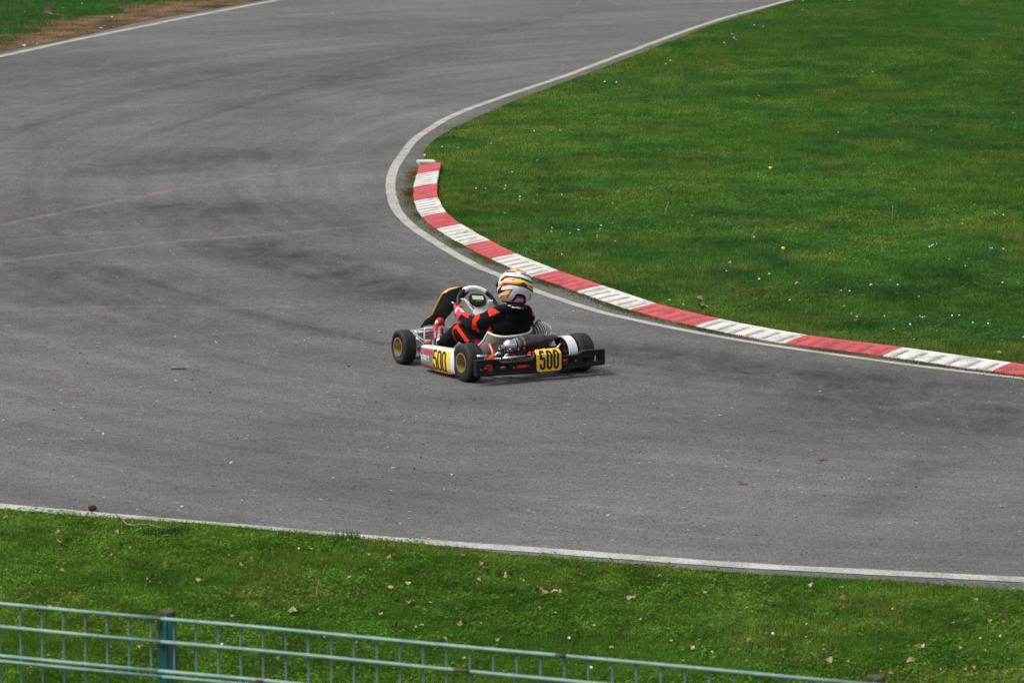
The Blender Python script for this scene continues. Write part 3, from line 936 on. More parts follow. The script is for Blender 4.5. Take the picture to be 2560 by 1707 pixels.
tube(bm, [(.06, -.03, .17), (.10, -.06, .19), (.14, -.04, .17)], .007, 8, smooth_n=4)
build('coolant_fitting', bm, M['alu'], engine)
bm = bmesh.new()
tube(bm, [(-.2, .02, .17), (-.05, -.03, .15), (.12, -.02, .15)], .006, 8, smooth_n=5)
tube(bm, [(.14, -.04, .10), (.02, -.06, .13), (-.12, -.03, .11), (-.2, .05, .09)], .008, 8, smooth_n=5)
build('hose', bm, M['black_plastic'], kart, smooth=True)

# ---- rear bumper : flat outline with openings, extruded and rounded
def outline_part(name, loops, depth, bevel, mat_, parent, y0):
    cu = bpy.data.curves.new(name, 'CURVE'); cu.dimensions = '2D'; cu.fill_mode = 'BOTH'
    cu.extrude = depth / 2 - bevel; cu.bevel_depth = bevel; cu.bevel_resolution = 2; cu.offset = -bevel
    for lp in loops:
        sp = cu.splines.new('POLY'); sp.points.add(len(lp) - 1); sp.use_cyclic_u = True
        for i, (a, b) in enumerate(lp): sp.points[i].co = (a, b, 0, 1)
    o = bpy.data.objects.new(name + '_c', cu); C.objects.link(o)
    dg = bpy.context.evaluated_depsgraph_get()
    me = bpy.data.meshes.new_from_object(o.evaluated_get(dg))
    bpy.data.objects.remove(o); bpy.data.curves.remove(cu)
    me.name = name
    for v in me.vertices:
        a, b, c_ = v.co
        v.co = (a, y0 - c_, b)
    me.materials.clear()
    o = link(name, me, mat_, parent)
    smooth_by_angle(o, 40)
    return o
def rrect(x0, x1, z0, z1, r=.012, n=4):
    out = []
    for (cx, cz, a0) in ((x1 - r, z1 - r, 0), (x0 + r, z1 - r, 90), (x0 + r, z0 + r, 180), (x1 - r, z0 + r, 270)):
        for k in range(n + 1):
            a = R_(a0 + 90 * k / n); out.append((cx + r * math.cos(a), cz + r * math.sin(a)))
    return out
def smooth2d(pts, n=3):
    return [(p.x, p.y) for p in catmull([Vector((a, b, 0)) for a, b in pts], n)]
top = [(-.578, .186), (-.56, .190), (-.50, .189), (-.42, .187), (-.395, .181), (-.368, .158), (-.35, .154), (-.22, .157), (-.115, .160), (-.092, .172), (-.075, .196), (-.06, .203), (.13, .198), (.148, .186), (.165, .170), (.19, .164), (.28, .166), (.31, .170), (.345, .191), (.37, .194), (.52, .188), (.532, .184)]
bot = [(.534, .075), (.52, .070), (.40, .068), (.33, .060), (.15, .058), (-.06, .056), (-.25, .060), (-.40, .064), (-.56, .066), (-.574, .072)]
bump = outline_part('rear_bumper', [top + bot, rrect(-.508, -.415, .102, .148, .018), rrect(-.372, -.300, .103, .142, .016), rrect(-.232, -.112, .094, .131, .017), rrect(.172, .232, .098, .138, .014), rrect(.335, .405, .098, .135, .014), rrect(.425, .492, .100, .146, .014)], .045, .006, M['black_plastic'], kart, -.222)
bm = bmesh.new()           # lower lip, upper shelf and end caps
tube(bm, [(-.572, -.236, .082), (-.40, -.249, .079), (-.1, -.252, .074), (-.065, -.252, .072)], .010, 10, smooth_n=4)
tube(bm, [(.15, -.252, .072), (.35, -.249, .080), (.528, -.238, .085)], .010, 10, smooth_n=4)
tube(bm, [(-.575, -.238, .182), (-.43, -.242, .180), (-.39, -.246, .172), (-.365, -.248, .153), (-.2, -.25, .152), (-.1, -.25, .158)], .0085, 10, smooth_n=4)
tube(bm, [(.16, -.25, .165), (.28, -.248, .160), (.35, -.245, .184), (.528, -.240, .180)], .0085, 10, smooth_n=4)
for s, xe, yc_, dy_ in ((-1, -.556, -.222, .044), (1, .517, -.20, .085)):
    box(bm, (xe, yc_, .129), (.030, dy_, .112), bevel=.008)
box(bm, (-.23, -.185, .140), (.28, .05, .03), bevel=.006)
o = build('bumper_lip', bm, M['black_plastic'], bump); smooth_by_angle(o, 40)
for xx, zz in ((-.262, .113), (.272, .123), (-.54, .12)):
    bm = bmesh.new()
    lathe(bm, [(0, .0075), (.006, .0065), (.007, 0)], (xx, -.2445, zz), (0, -1, 0), 10)
    build('bumper_bolt', bm, M['steel'], bump)
for pts, r_ in (([(-.232, -.218, .1125), (-.112, -.218, .1125)], .0175), ([(-.505, -.200, .118), (-.46, -.20, .122)], .021), ([(-.455, -.18, .115), (-.43, -.17, .135)], .016), ([(-.36, -.16, .115), (-.33, -.15, .12)], .014), ([(.18, -.17, .10), (.24, -.17, .12)], .020), ([(-.17, -.06, .075), (-.17, -.19, .112)], .013), ([(.2, -.06, .075), (.2, -.19, .112)], .013)):
    bm = bmesh.new()
    tube(bm, pts, r_, 14)
    build('bumper_mount', bm, M['orange'], bump, smooth=True)
for pts, r_ in (([(-.30, -.16, .172), (-.12, -.16, .176)], .010), ([(-.50, -.12, .195), (-.40, -.12, .196)], .012)):
    bm = bmesh.new()
    tube(bm, pts, r_, 12)
    build('crossbar', bm, M['chrome'], kart, smooth=True)

# ---- printed strokes on a surface
def stroke(bm, pts, wd, surf, mi=0, closed=False, step=.004):
    """thick flat line along pts=(a,b) laid on surf(a,b)"""
    P2 = []
    n = len(pts)
    rng = n if closed else n - 1
    for i in range(rng):
        a = Vector(pts[i]); b = Vector(pts[(i + 1) % n]); L = (b - a).length
        m = max(1, int(L / step))
        for k in range(m): P2.append(a.lerp(b, k / m))
    if not closed: P2.append(Vector(pts[-1]))
    N = len(P2); prev = None; first = None
    for i in range(N):
        if closed: t = (P2[(i + 1) % N] - P2[i - 1])
        else: t = P2[min(i + 1, N - 1)] - P2[max(i - 1, 0)]
        t.normalize(); nn = Vector((-t.y, t.x)) * wd / 2
        A = bm.verts.new(surf(*(P2[i] + nn))); B = bm.verts.new(surf(*(P2[i] - nn)))
        if prev:
            f = bm.faces.new((prev[0], prev[1], B, A)); f.material_index = mi
        else: first = (A, B)
        prev = (A, B)
    if closed:
        f = bm.faces.new((prev[0], prev[1], first[1], first[0])); f.material_index = mi

def digit0(x0, x1, z0, z1, t):
    return [(p[0], p[1]) for p in rrect(x0 + t / 2, x1 - t / 2, z0 + t / 2, z1 - t / 2, (x1 - x0 - t) / 2 * .98, 6)]
def digit5(x0, x1, z0, z1, t, sgn=1):
    """sgn=+1: +a is to the reader's right"""
    a0, a1 = x0 + t / 2, x1 - t / 2
    zt = z1 - t * .5; zm = z0 + (z1 - z0) * .60
    r = (a1 - a0) / 2
    arc = []
    cx, cz = (a0 + a1) / 2, z0 + t / 2 + r
    for k in range(9):
        a = R_(0 - 180 * k / 8); arc.append((cx + r * math.cos(a), cz + r * math.sin(a)))
    arc2 = []
    cz2 = zm - r * .8
    for k in range(7):
        a = R_(150 - 150 * k / 6); arc2.append((cx + r * math.cos(a), cz2 + r * .8 * math.sin(a)))
    L1 = [(a1 + t * .2, zt), (a0 - t * .0, zt)]
    L2 = [(a0, zt), (a0, zm - r * .55)]
    L3 = arc2 + [(a1, cz)] + arc[1:] + [(a0, z0 + (z1 - z0) * .32)]
    return [L1, L2, L3]

def number500(bm, surf, x0, x1, z0, z1, t, gap, mi):
    wch = (x1 - x0 - 2 * gap) / 3
    for L in digit5(x0, x0 + wch, z0, z1, t): stroke(bm, L, t, surf, mi)
    for k in (1, 2):
        a = x0 + k * (wch + gap)
        stroke(bm, digit0(a, a + wch, z0, z1, t), t, surf, mi, closed=True)

# rear number plate, wrapped over the bumper
def plate_surf(off):
    def s(a, z):
        # a: along x ; z : height ; above the fold it leans forward
        y = -.2475 - .008 * math.cos((a - .036) / .11)
        if z > .190: y += (z - .190) * 1.15; zz = .190 + (z - .190) * .92
        else: zz = z
        y -= off
        return Vector((a, y, zz))
    return s
bm = bmesh.new()
px0, px1, pz0, pz1 = -.068, .142, .066, .228
def plate(off_front, off_back):
    F, B = [], []
    nx, nz = 12, 14
    for i in range(nx + 1):
        rf, rb = [], []
        for j in range(nz + 1):
            a = px0 + (px1 - px0) * i / nx; z = pz0 + (pz1 - pz0) * j / nz
            if i in (0, nx) and j in (0, nz): a += .004 * (1 if i == 0 else -1); z += .004 * (1 if j == 0 else -1)
            rf.append(bm.verts.new(plate_surf(off_front)(a, z))); rb.append(bm.verts.new(plate_surf(off_back)(a, z)))
        F.append(rf); B.append(rb)
    for i in range(nx):
        for j in range(nz):
            bm.faces.new((F[i][j], F[i + 1][j], F[i + 1][j + 1], F[i][j + 1])); bm.faces.new((B[i][j], B[i][j + 1], B[i + 1][j + 1], B[i + 1][j]))
    for i in range(nx):
        bm.faces.new((F[i][0], B[i][0], B[i + 1][0], F[i + 1][0])); bm.faces.new((F[i][nz], F[i + 1][nz], B[i + 1][nz], B[i][nz]))
    for j in range(nz):
        bm.faces.new((F[0][j], F[0][j + 1], B[0][j + 1], B[0][j])); bm.faces.new((F[nx][j], B[nx][j], B[nx][j + 1], F[nx][j + 1]))
plate(.006, .001)
pl = build('number_plate', bm, M['yellow'], kart, smooth=False); smooth_by_angle(pl, 30)
pl['label'] = 'yellow rear number plate reading 500'
bm = bmesh.new()
number500(bm, plate_surf(.0072), px0 + .022, px1 - .020, pz0 + .012, pz1 - .008, .0195, .0075, 0)
build('number_500', bm, M['black'], pl, recalc=False)

# ---- side pods
def pod(s):
    def xo(y, z):     # outer face
        k = (z - .028) / .185
        bow = .012 * math.sin(min(1, max(0, (y - .09) / .52)) * math.pi)
        if k < .25: xx = .532 + .028 * math.sin(k / .25 * math.pi / 2)
        elif k < .85: xx = .560 + .006 * math.sin((k - .25) / .6 * math.pi)
        else: xx = .560 - .014 * ((k - .85) / .15) ** 2
        return xx + bow - (.025 if y > .57 else 0) * ((y - .57) / .04) ** 2 * (1 if y > .57 else 0)
    def ztop(y): return .188 + (.62 - y) / .52 * .026
    def zbot(y): return .026 + (.020 * max(0, (.22 - y) / .13))
    bm = bmesh.new()
    ys2 = [.088, .10, .13] + [.16 + k * .03 for k in range(15)] + [.60, .615]
    rows = []
    for y in ys2:
        zt, zb = ztop(y), zbot(y)
        row = []
        endk = 0
        if y < .1: endk = .010
        prof = [(-.40, zb + .01)] + [(None, zb + (zt - zb - .004) * k / 9) for k in range(10)] + [('t', .535, zt), ('t', .515, zt + .003), ('t', .47, zt + .002), ('t', .445, zt - .006), ('t', .44, zt - .05), ('t', .43, zb + .02)]
        for q in prof:
            if q[0] == 't': xx, z = q[1], q[2]
            elif q[0] is None: z = q[1]; xx = xo(y, z)
            else: xx, z = .43, q[1]
            row.append(bm.verts.new((s * (xx - endk), y, z)))
        rows.append(row)
    m = len(rows[0])
    for A, B in zip(rows[:-1], rows[1:]):
        for k in range(m):
            bm.faces.new((A[k], A[(k + 1) % m], B[(k + 1) % m], B[k]))
    bm.faces.new(rows[0]); bm.faces.new(rows[-1][::-1])
    o = build('side_pod', bm, M['white_plastic'], kart); smooth_by_angle(o, 50)
    def surf(off):
        if s < 0: return lambda a, z: Vector((-(xo(-a, z) + off), -a, z))      # reader's right = -y on the left side
        return lambda a, z: Vector((xo(a, z) + off, a, z))
    def panel(name, a0, a1, z0, z1, m_, off, parent, poly=None):
        bm = bmesh.new(); sf = surf(off); nx, nz = 14, 12
        g = {}
        for i in range(nx + 1):
            for j in range(nz + 1):
                a = a0 + (a1 - a0) * i / nx; y = -a if s < 0 else a
                lo = max(z0, zbot(y) + .006); hi = min(z1, ztop(y) - .008)
                z = lo + (hi - lo) * j / nz
                g[i, j] = bm.verts.new(sf(a, z))
        for i in range(nx):
            for j in range(nz): bm.faces.new((g[i, j], g[i + 1, j], g[i + 1, j + 1], g[i, j + 1]))
        return build(name, bm, m_, parent, recalc=False)
    if s < 0: r = (-.612, -.385, -.382, -.150)
    else: r = (.385, .612, .150, .382)
    vin = panel('sticker', r[0], r[1], .02, .3, M['grey_vinyl'], .0012, o)
    ye = panel('number_plate', r[2], r[3], .02, .3, M['yellow'], .0014, o)
    ye['label'] = 'yellow side number plate reading 500'
    bm = bmesh.new()
    na = r[2] + .006
    number500(bm, surf(.0028), na, na + .178, .042, .196, .0175, .006, 0)
    build('number_500', bm, M['black'], ye, recalc=False)
    # graphics on the grey sticker: red cross arms and bars, white lettering
    bm = bmesh.new(); sf = surf(.0022); a0 = r[0]
    def q4(p): 
        # quad subdivided so that it follows the curved face
        p = [Vector(v) for v in p]; n = 5; gg = {}
        for i in range(n + 1):
            for j in range(n + 1):
                u_, v_ = i / n, j / n
                P_ = (p[0] * (1 - u_) + p[1] * u_) * (1 - v_) + (p[3] * (1 - u_) + p[2] * u_) * v_
                gg[i, j] = bm.verts.new(sf(P_.x, P_.y))
        for i in range(n):
            for j in range(n): bm.faces.new((gg[i, j], gg[i + 1, j], gg[i + 1, j + 1], gg[i, j + 1]))
    q4([(a0 + .028, .138), (a0 + .056, .138), (a0 + .040, .180), (a0 + .012, .180)])
    q4([(a0 + .020, .045), (a0 + .048, .045), (a0 + .056, .068), (a0 + .028, .068)])
    q4([(a0 + .085, .148), (a0 + .225, .148), (a0 + .225, .176), (a0 + .110, .178)])
    q4([(a0 + .105, .036), (a0 + .225, .036), (a0 + .225, .062), (a0 + .122, .060)])
    q4([(a0 + .085, .066), (a0 + .105, .036), (a0 + .122, .060), (a0 + .100, .078)])
    q4([(a0 + .004, .082), (a0 + .010, .082), (a0 + .008, .175), (a0 + .002, .175)])
    build('red_graphic', bm, M['red_vinyl'], vin, recalc=False)
    bm = bmesh.new(); sf = surf(.0024)
    ha, zb_, zt_, tt = .022, .088, .130, .0070
    def Ltr(strokes, ax):
        for st_ in strokes: stroke(bm, [(ax + p[0] * ha, zb_ + p[1] * (zt_ - zb_)) for p in st_], tt, sf, 0)
    glyph = {'E': [[(1, 1), (0, 1)], [(0, 1), (0, 0)], [(0, 0), (1, 0)], [(0, .5), (.8, .5)]],
             'X': [[(0, 1), (1, 0)], [(0, 0), (1, 1)]],
             'P': [[(0, 0), (0, 1)], [(0, 1), (1, 1), (1, .5), (0, .5)]],
             'R': [[(0, 0), (0, 1)], [(0, 1), (1, 1), (1, .5), (0, .5)], [(.4, .5), (1, 0)]],
             'I': [[(.5, 0), (.5, 1)]], 'T': [[(0, 1), (1, 1)], [(.5, 1), (.5, 0)]]}
    ax = a0 + .012
    for ch in 'EXPRIT':
        Ltr(glyph[ch], ax); ax += ha + (.009 if ch != 'I' else .002) - (.004 if ch == 'R' else 0)
    build('lettering', bm, M['white_vinyl'], vin, recalc=False)
    return o
pod(-1); pod(1)
for s in (-1, 1):
    bm = bmesh.new()
    tube(bm, [(s * .31, 1.13, .212), (s * .335, 1.11, .211), (s * .36, 1.02, .205), (s * .43, .74, .188), (s * .445, .70, .182)], .0085, 12, smooth_n=4)
    tube(bm, [(s * .33, .93, .085), (s * .40, .90, .11), (s * .475, .74, .150), (s * .49, .60, .145)], .011, 12, smooth_n=4)
    build('side_bar', bm, M['chrome'], kart, smooth=True)
    bm = bmesh.new()
    lathe(bm, [(0, .03), (.010, .034), (.016, .026), (.016, 0)], (s * .45, .675, .186), (0, .1, 1), 20)
    o = build('pod_clamp', bm, M['red_vinyl'], kart)
    bm = bmesh.new()
    box(bm, (s * .45, .678, .208), (.045, .03, .010), bevel=.003)
    build('clamp_plate', bm, M['alu'], o)

# ---- nose fairing
bm = bmesh.new()
rows = []
for i in range(29):
    s = -1 + 2 * i / 28
    x_ = s * .435
    yf = 1.245 - .10 * abs(s) ** 2.6
    row = []
    for (dy, z) in ((-.085, .198), (-.055, .222 - .008 * abs(s)), (-.02, .212), (.015, .17), (.03, .11), (.02, .06), (-.03, .035), (-.06, .04), (-.035, .07), (-.01, .12), (-.03, .17), (-.055, .205), (-.078, .190)):
        row.append(bm.verts.new((x_ * (1 - .02 * dy), yf + dy, z)))
    rows.append(row)
m_ = len(rows[0])
for A, B in zip(rows[:-1], rows[1:]):
    for k in range(m_): bm.faces.new((A[k], A[(k + 1) % m_], B[(k + 1) % m_], B[k]))
bm.faces.new(rows[0]); bm.faces.new(rows[-1][::-1])
o = build('nose_fairing', bm, M['white_plastic'], kart); smooth_by_angle(o, 50)
bm = bmesh.new()
tube(bm, [(-.29, 1.10, .205), (-.27, 1.16, .208), (.27, 1.16, .208), (.29, 1.10, .205)], .009, 10, smooth_n=4)
tube(bm, [(-.20, 1.06, .06), (-.215, 1.12, .10), (-.21, 1.14, .165), (-.17, 1.15, .172), (.17, 1.15, .172), (.21, 1.14, .165), (.215, 1.12, .10), (.20, 1.06, .06)], .0085, 10, smooth_n=4)
tube(bm, [(-.29, 1.10, .205), (-.33, 1.04, .17), (-.30, .98, .12)], .009, 10, smooth_n=4)
tube(bm, [(.29, 1.10, .205), (.33, 1.04, .17), (.30, .98, .12)], .009, 10, smooth_n=4)
build('front_bumper_bar', bm, M['chrome'], kart, smooth=True)

# ---- steering wheel
WC = Vector((.0, .70, .428)); TL = R_(38)
WU = Vector((0, math.sin(TL), math.cos(TL))); WX = Vector((1, 0, 0)); WN = WX.cross(WU) * -1   # WN points to the driver-up side
if WN.y > 0: WN = -WN
ROLL = R_(-8)
wx = WX * math.cos(ROLL) + WU * math.sin(ROLL); wu = WU * math.cos(ROLL) - WX * math.sin(ROLL)
def ring(a, r=.162):    # a in degrees, 90 = top
    q = R_(a); sq = 1.0 - .10 * max(0, -math.sin(q)) ** 2
    return WC + (wx * math.cos(q) + wu * math.sin(q) * sq) * r
bm = bmesh.new()
tube(bm, [ring(a) for a in np.arange(118, 118 + 304, 6)], .0155, 12)
sw = build('steering_wheel', bm, M['black_plastic'], kart, smooth=True)
bm = bmesh.new()
tube(bm, [ring(a) for a in np.arange(54, 124.1, 4)], .0205, 16)
build('white_grip', bm, M['grip'], sw, smooth=True)
bm = bmesh.new()
def wp(a, b, c_=0): return WC + wx * a + wu * b + WN * c_
def wplate(poly, th, mi=0, c0=0):
    A_ = [bm.verts.new(wp(a, b, c0)) for a, b in poly]; B_ = [bm.verts.new(wp(a, b, c0 + th)) for a, b in poly]
    bm.faces.new(A_[::-1]); bm.faces.new(B_)
    for i in range(len(poly)):
        j = (i + 1) % len(poly); bm.faces.new((A_[i], A_[j], B_[j], B_[i]))
wplate([(-.060, -.065), (-.030, -.085), (.030, -.085), (.055, -.065), (.045, -.03), (.028, -.010), (-.028, -.010), (-.045, -.03)], .006)
for s in (-1, 1):
    wplate([(s * .028, -.022), (s * .036, -.010), (s * .098, .048), (s * .118, .052), (s * .122, .064), (s * .100, .066), (s * .024, -.004)], .006)
    wplate([(s * .098, .064), (s * .112, .066), (s * .060, -.035), (s * .046, -.034)], .005)
    wplate([(s * .110, .050), (s * .122, .046), (s * .148, .060), (s * .142, .072)], .008, c0=-.001)
for a in (-.03, 0, .03): wplate([(a - .004, -.105), (a + .004, -.105), (a + .004, -.08), (a - .004, -.08)], .005, c0=.0005)
o = build('spokes', bm, M['white_plastic'], sw)
bm = bmesh.new()
pts = rrect(-.070, .070, .000, .098, .040, 6)
A_ = [bm.verts.new(wp(a, b, .010)) for a, b in pts]; B_ = [bm.verts.new(wp(a * .97, .049 + (b - .049) * .97, .030)) for a, b in pts]
bm.faces.new(A_[::-1]); bm.faces.new(B_)
for i in range(len(pts)):
    j = (i + 1) % len(pts); bm.faces.new((A_[i], A_[j], B_[j], B_[i]))
disp = build('lap_timer', bm, M['black_plastic'], sw); smooth_by_angle(disp, 40)
bm = bmesh.new(); wplate([(-.046, .044), (.046, .044), (.046, .078), (-.046, .078)], .002, c0=.0295)
build('screen', bm, M['lcd'], disp)
bm = bmesh.new(); wplate([(-.024, .028), (.024, .028), (.024, .035), (-.024, .035)], .0012, c0=.0302)
build('red_strip', bm, M['red_vinyl'], disp)
bm = bmesh.new()
tube(bm, [WC - WN * .005, WC - WN * .05, Vector((.0, 1.0, .14)), Vector((0, 1.08, .075))], .010, 12)
tube(bm, [WC - WN * .0, WC - WN * .04], .028, 16)
build('steering_column', bm, M['steel'], kart, smooth=True)
bm = bmesh.new()
tube(bm, [(-.115, .80, .47), (-.118, .79, .43), (-.112, .78, .38)], .013, 10, smooth_n=4)
build('teal_hose', bm, M['teal'], kart, smooth=True)
for s in (-1, 1):
    bm = bmesh.new()
    tube(bm, [(s * .02, 1.02, .11), (s * .32, .96, .12)], .006, 10)
    build('tie_rod', bm, M['steel'], kart, smooth=True)
bm = bmesh.new()
tube(bm, [(-.09, .90, .44), (-.13, .86, .452), (-.15, .80, .455)], .0045, 8)
build('fairing_stay', bm, M['white_plastic'], kart, smooth=True)

# ---- front number fairing (seen from behind)
bm = bmesh.new()
prof = catmull([(-.03, .905, .550), (-.03, .965, .524), (-.03, 1.055, .452), (-.03, 1.14, .378), (-.03, 1.21, .325), (-.03, 1.28, .285), (-.03, 1.35, .215)], 6)
npf = len(prof); rows = []
def nas_hw(q): return (.118 - .040 * min(1, q * 1.7) + .018 * max(0, q - .6) / .4) * (.30 + .70 * (1 - (1 - min(1, q / .16)) ** 2) ** .5)
for i, p in enumerate(prof):
    q = i / (npf - 1)
    hw = nas_hw(q)
    t = (prof[min(i + 1, npf - 1)] - prof[max(i - 1, 0)]).normalized()
    nn = Vector((1, 0, 0)).cross(t).normalized()
    if nn.y < 0: nn = -nn      # outwards: forward and up
    if nn.z < 0: pass
    row = []
    for k in range(17):
        s = -1 + 2 * k / 16
        row.append(bm.verts.new(p + Vector((s * hw, 0, 0)) - nn * (.022 * abs(s) ** 2.6)))
    rows.append(row)
for A, B in zip(rows[:-1], rows[1:]):
    for k in range(16): bm.faces.new((A[k], A[k + 1], B[k + 1], B[k]))
nas = build('front_fairing', bm, M['black_plastic'], kart, smooth=True)
md = nas.modifiers.new('sol', 'SOLIDIFY'); md.thickness = .010; md.offset = 0
# front face graphics: yellow plate with border, red and white patches
def nas_pt(q, s, off):
    i = min(npf - 2, max(0, int(q * (npf - 1)))); f = q * (npf - 1) - i
    p = prof[i].lerp(prof[i + 1], f)
    t = (prof[i + 1] - prof[i]).normalized(); nn = Vector((1, 0, 0)).cross(t).normalized()
    if nn.y < 0: nn = -nn
    hw = nas_hw(q)
    return p + Vector((s * hw, 0, 0)) - nn * (.022 * abs(s) ** 2.6) + nn * off
def nas_panel(name, q0, q1, s0, s1, m_, off, th=.003):
    bm = bmesh.new(); n = 10; g = {}
    for i in range(n + 1):
        for j in range(n + 1):
            g[i, j] = bm.verts.new(nas_pt(q0 + (q1 - q0) * i / n, s0 + (s1 - s0) * j / n, off))
    for i in range(n):
        for j in range(n): bm.faces.new((g[i, j], g[i + 1, j], g[i + 1, j + 1], g[i, j + 1]))
    o = build(name, bm, m_, nas, smooth=True)
    md = o.modifiers.new('sol', 'SOLIDIFY'); md.thickness = th; md.offset = 0
    return o
nas_panel('number_plate', .15, .56, -1.26, .98, M['yellow'], .016, .010)
nas_panel('white_patch', .085, .145, -1.12, 1.0, M['white_vinyl'], .0068)
nas_panel('red_patch', .615, .72, -1.14, 1.0, M['red_vinyl'], .0068, .008)
nas_panel('red_patch', .34, .42, -1.06, -.97, M['red_vinyl'], .002, .010)
nas_panel('white_patch', .76, .9, -.9, .9, M['white_vinyl'], .0068)
# pedals
for s, xx in ((-1, -.20), (1, .06)):
    bm = bmesh.new()
    tube(bm, [(xx + .05, .99, .06), (xx + .05, 1.035, .18), (xx + .04, 1.04, .24)], .006, 8, smooth_n=4)
    tube(bm, [(xx - .065, 1.035, .25), (xx - .07, 1.03, .16), (xx - .045, 1.0, .08)], .0065, 8, smooth_n=4)
    tube(bm, [(xx - .065, 1.04, .24), (xx + .05, 1.04, .24)], .007, 8)
    build('pedal', bm, M['white_plastic'], kart, smooth=True)
bm = bmesh.new()
box(bm, (-.02, .70, .11), (.2, .24, .14), bevel=.03)
build('fuel_tank', bm, M['seat_rim'], kart)
bm = bmesh.new()
tube(bm, [(-.28, .86, .08), (-.25, .93, .15), (-.22, .96, .16)], .018, 12, smooth_n=4)
box(bm, (-.27, .98, .13), (.05, .09, .06), bevel=.01)
build('master_cylinder', bm, M['dark_steel'], kart)

# ================================================================== the driver
driver = tag(empty('person', KO, KY), 'kart driver in a black and orange-red suit and striped helmet steering the kart', 'person')
bm = bmesh.new()
hipL, hipR = Vector((-.105, .34, .165)), Vector((.075, .34, .165))
kneeL, kneeR = Vector((-.215, .625, .268)), Vector((.115, .66, .262))
ankL, ankR = Vector((-.195, .915, .125)), Vector((.055, .95, .125))
shL, shR = Vector((-.130, .205, .428)), Vector((.122, .200, .402))
elL, elR = Vector((-.237, .385, .352)), Vector((.225, .40, .31))
wrL, wrR = Vector((-.200, .625, .388)), Vector((.185, .62, .375))
# trunk
ellipsoid(bm, (-.018, .29, .165), (.155, .135, .105))
ellipsoid(bm, (-.015, .245, .265), (.150, .115, .12))
ellipsoid(bm, (-.008, .205, .365), (.162, .105, .115))
capsule(bm, shL, .062, shR, .062)
capsule(bm, (-.05, .19, .435), .06, (.05, .185, .425), .06)
# neck and head (inside the helmet)
capsule(bm, (.005, .20, .44), .055, (.02, .215, .55), .05)
ellipsoid(bm, (.03, .225, .645), (.072, .09, .105))
ellipsoid(bm, (.03, .315, .635), (.014, .016, .02))
# arms
for sh, el, wr in ((shL, elL, wrL), (shR, elR, wrR)):
    capsule(bm, sh, .064, el, .054)
    capsule(bm, el, .054, wr, .036)
    mid = sh.lerp(el, .45) + Vector((0, 0, -.012)); capsule(bm, mid, .058, el, .052)
# legs
for hp, kn, an in ((hipL, kneeL, ankL), (hipR, kneeR, ankR)):
    capsule(bm, hp, .088, kn, .062)
    capsule(bm, kn, .062, kn.lerp(an, .55) + Vector((0, -.01, -.01)), .056)
    capsule(bm, kn.lerp(an, .5), .055, an, .042)
SUIT_POLY = {  # layout of the coloured panels on the driver's left and back (drawing coordinates)
    1: [[(1052, 492), (1100, 480), (1150, 484), (1215, 522), (1150, 540), (1100, 560), (1068, 576), (1058, 545)],      # left shoulder yoke
        [(928, 538), (972, 528), (966, 585), (938, 630), (936, 690), (965, 700), (962, 722), (886, 702), (893, 640), (900, 600), (922, 575)],   # upper arm band
        [(800, 512), (835, 518), (866, 532), (858, 585), (838, 583), (800, 560), (775, 540)],                                    # forearm
        [(728, 655), (748, 652), (775, 700), (820, 760), (862, 815), (852, 838), (825, 832), (790, 775), (752, 725), (735, 690), (705, 700), (700, 690)],
        [(1470, 512), (1530, 545), (1528, 572), (1500, 560), (1476, 540)],
        [(1065, 665), (1078, 668), (1100, 722), (1095, 740), (1055, 745), (1052, 700)],
        [(940, 700), (965, 705), (955, 735), (940, 730)]],
    2: [[(690, 700), (706, 698), (705, 750), (725, 800), (765, 845), (762, 872), (735, 850), (705, 800), (690, 755)],
        [(905, 810), (935, 796), (990, 812), (985, 850), (940, 858)],
        [(735, 590), (760, 600), (790, 625), (785, 650), (738, 655)]]}
def suit_fn(c_, n_):
    if n_.dot(VIEW) > .02:
        u, v = cpix(c_)
        for k, L in SUIT_POLY.items():
            for pl_ in L:
                if inpoly(u, v, pl_): return k
        return 0
    # hidden side: simple repeat of the scheme
    if c_.x > .02:
        if .45 > c_.y > .40 and c_.z > .28: return 1
    if c_.z > .56: return 3
    return 0
body = remeshed('body', bm, .0062, 5, [M['suit_black'], M['suit_red'], M['suit_dkred'], M['skin'], M['glove_red']], driver, wrinkle=.0048, wscale=16)
body['label'] = 'driver body in black suit with orange-red panels'
facecolor(body, suit_fn)

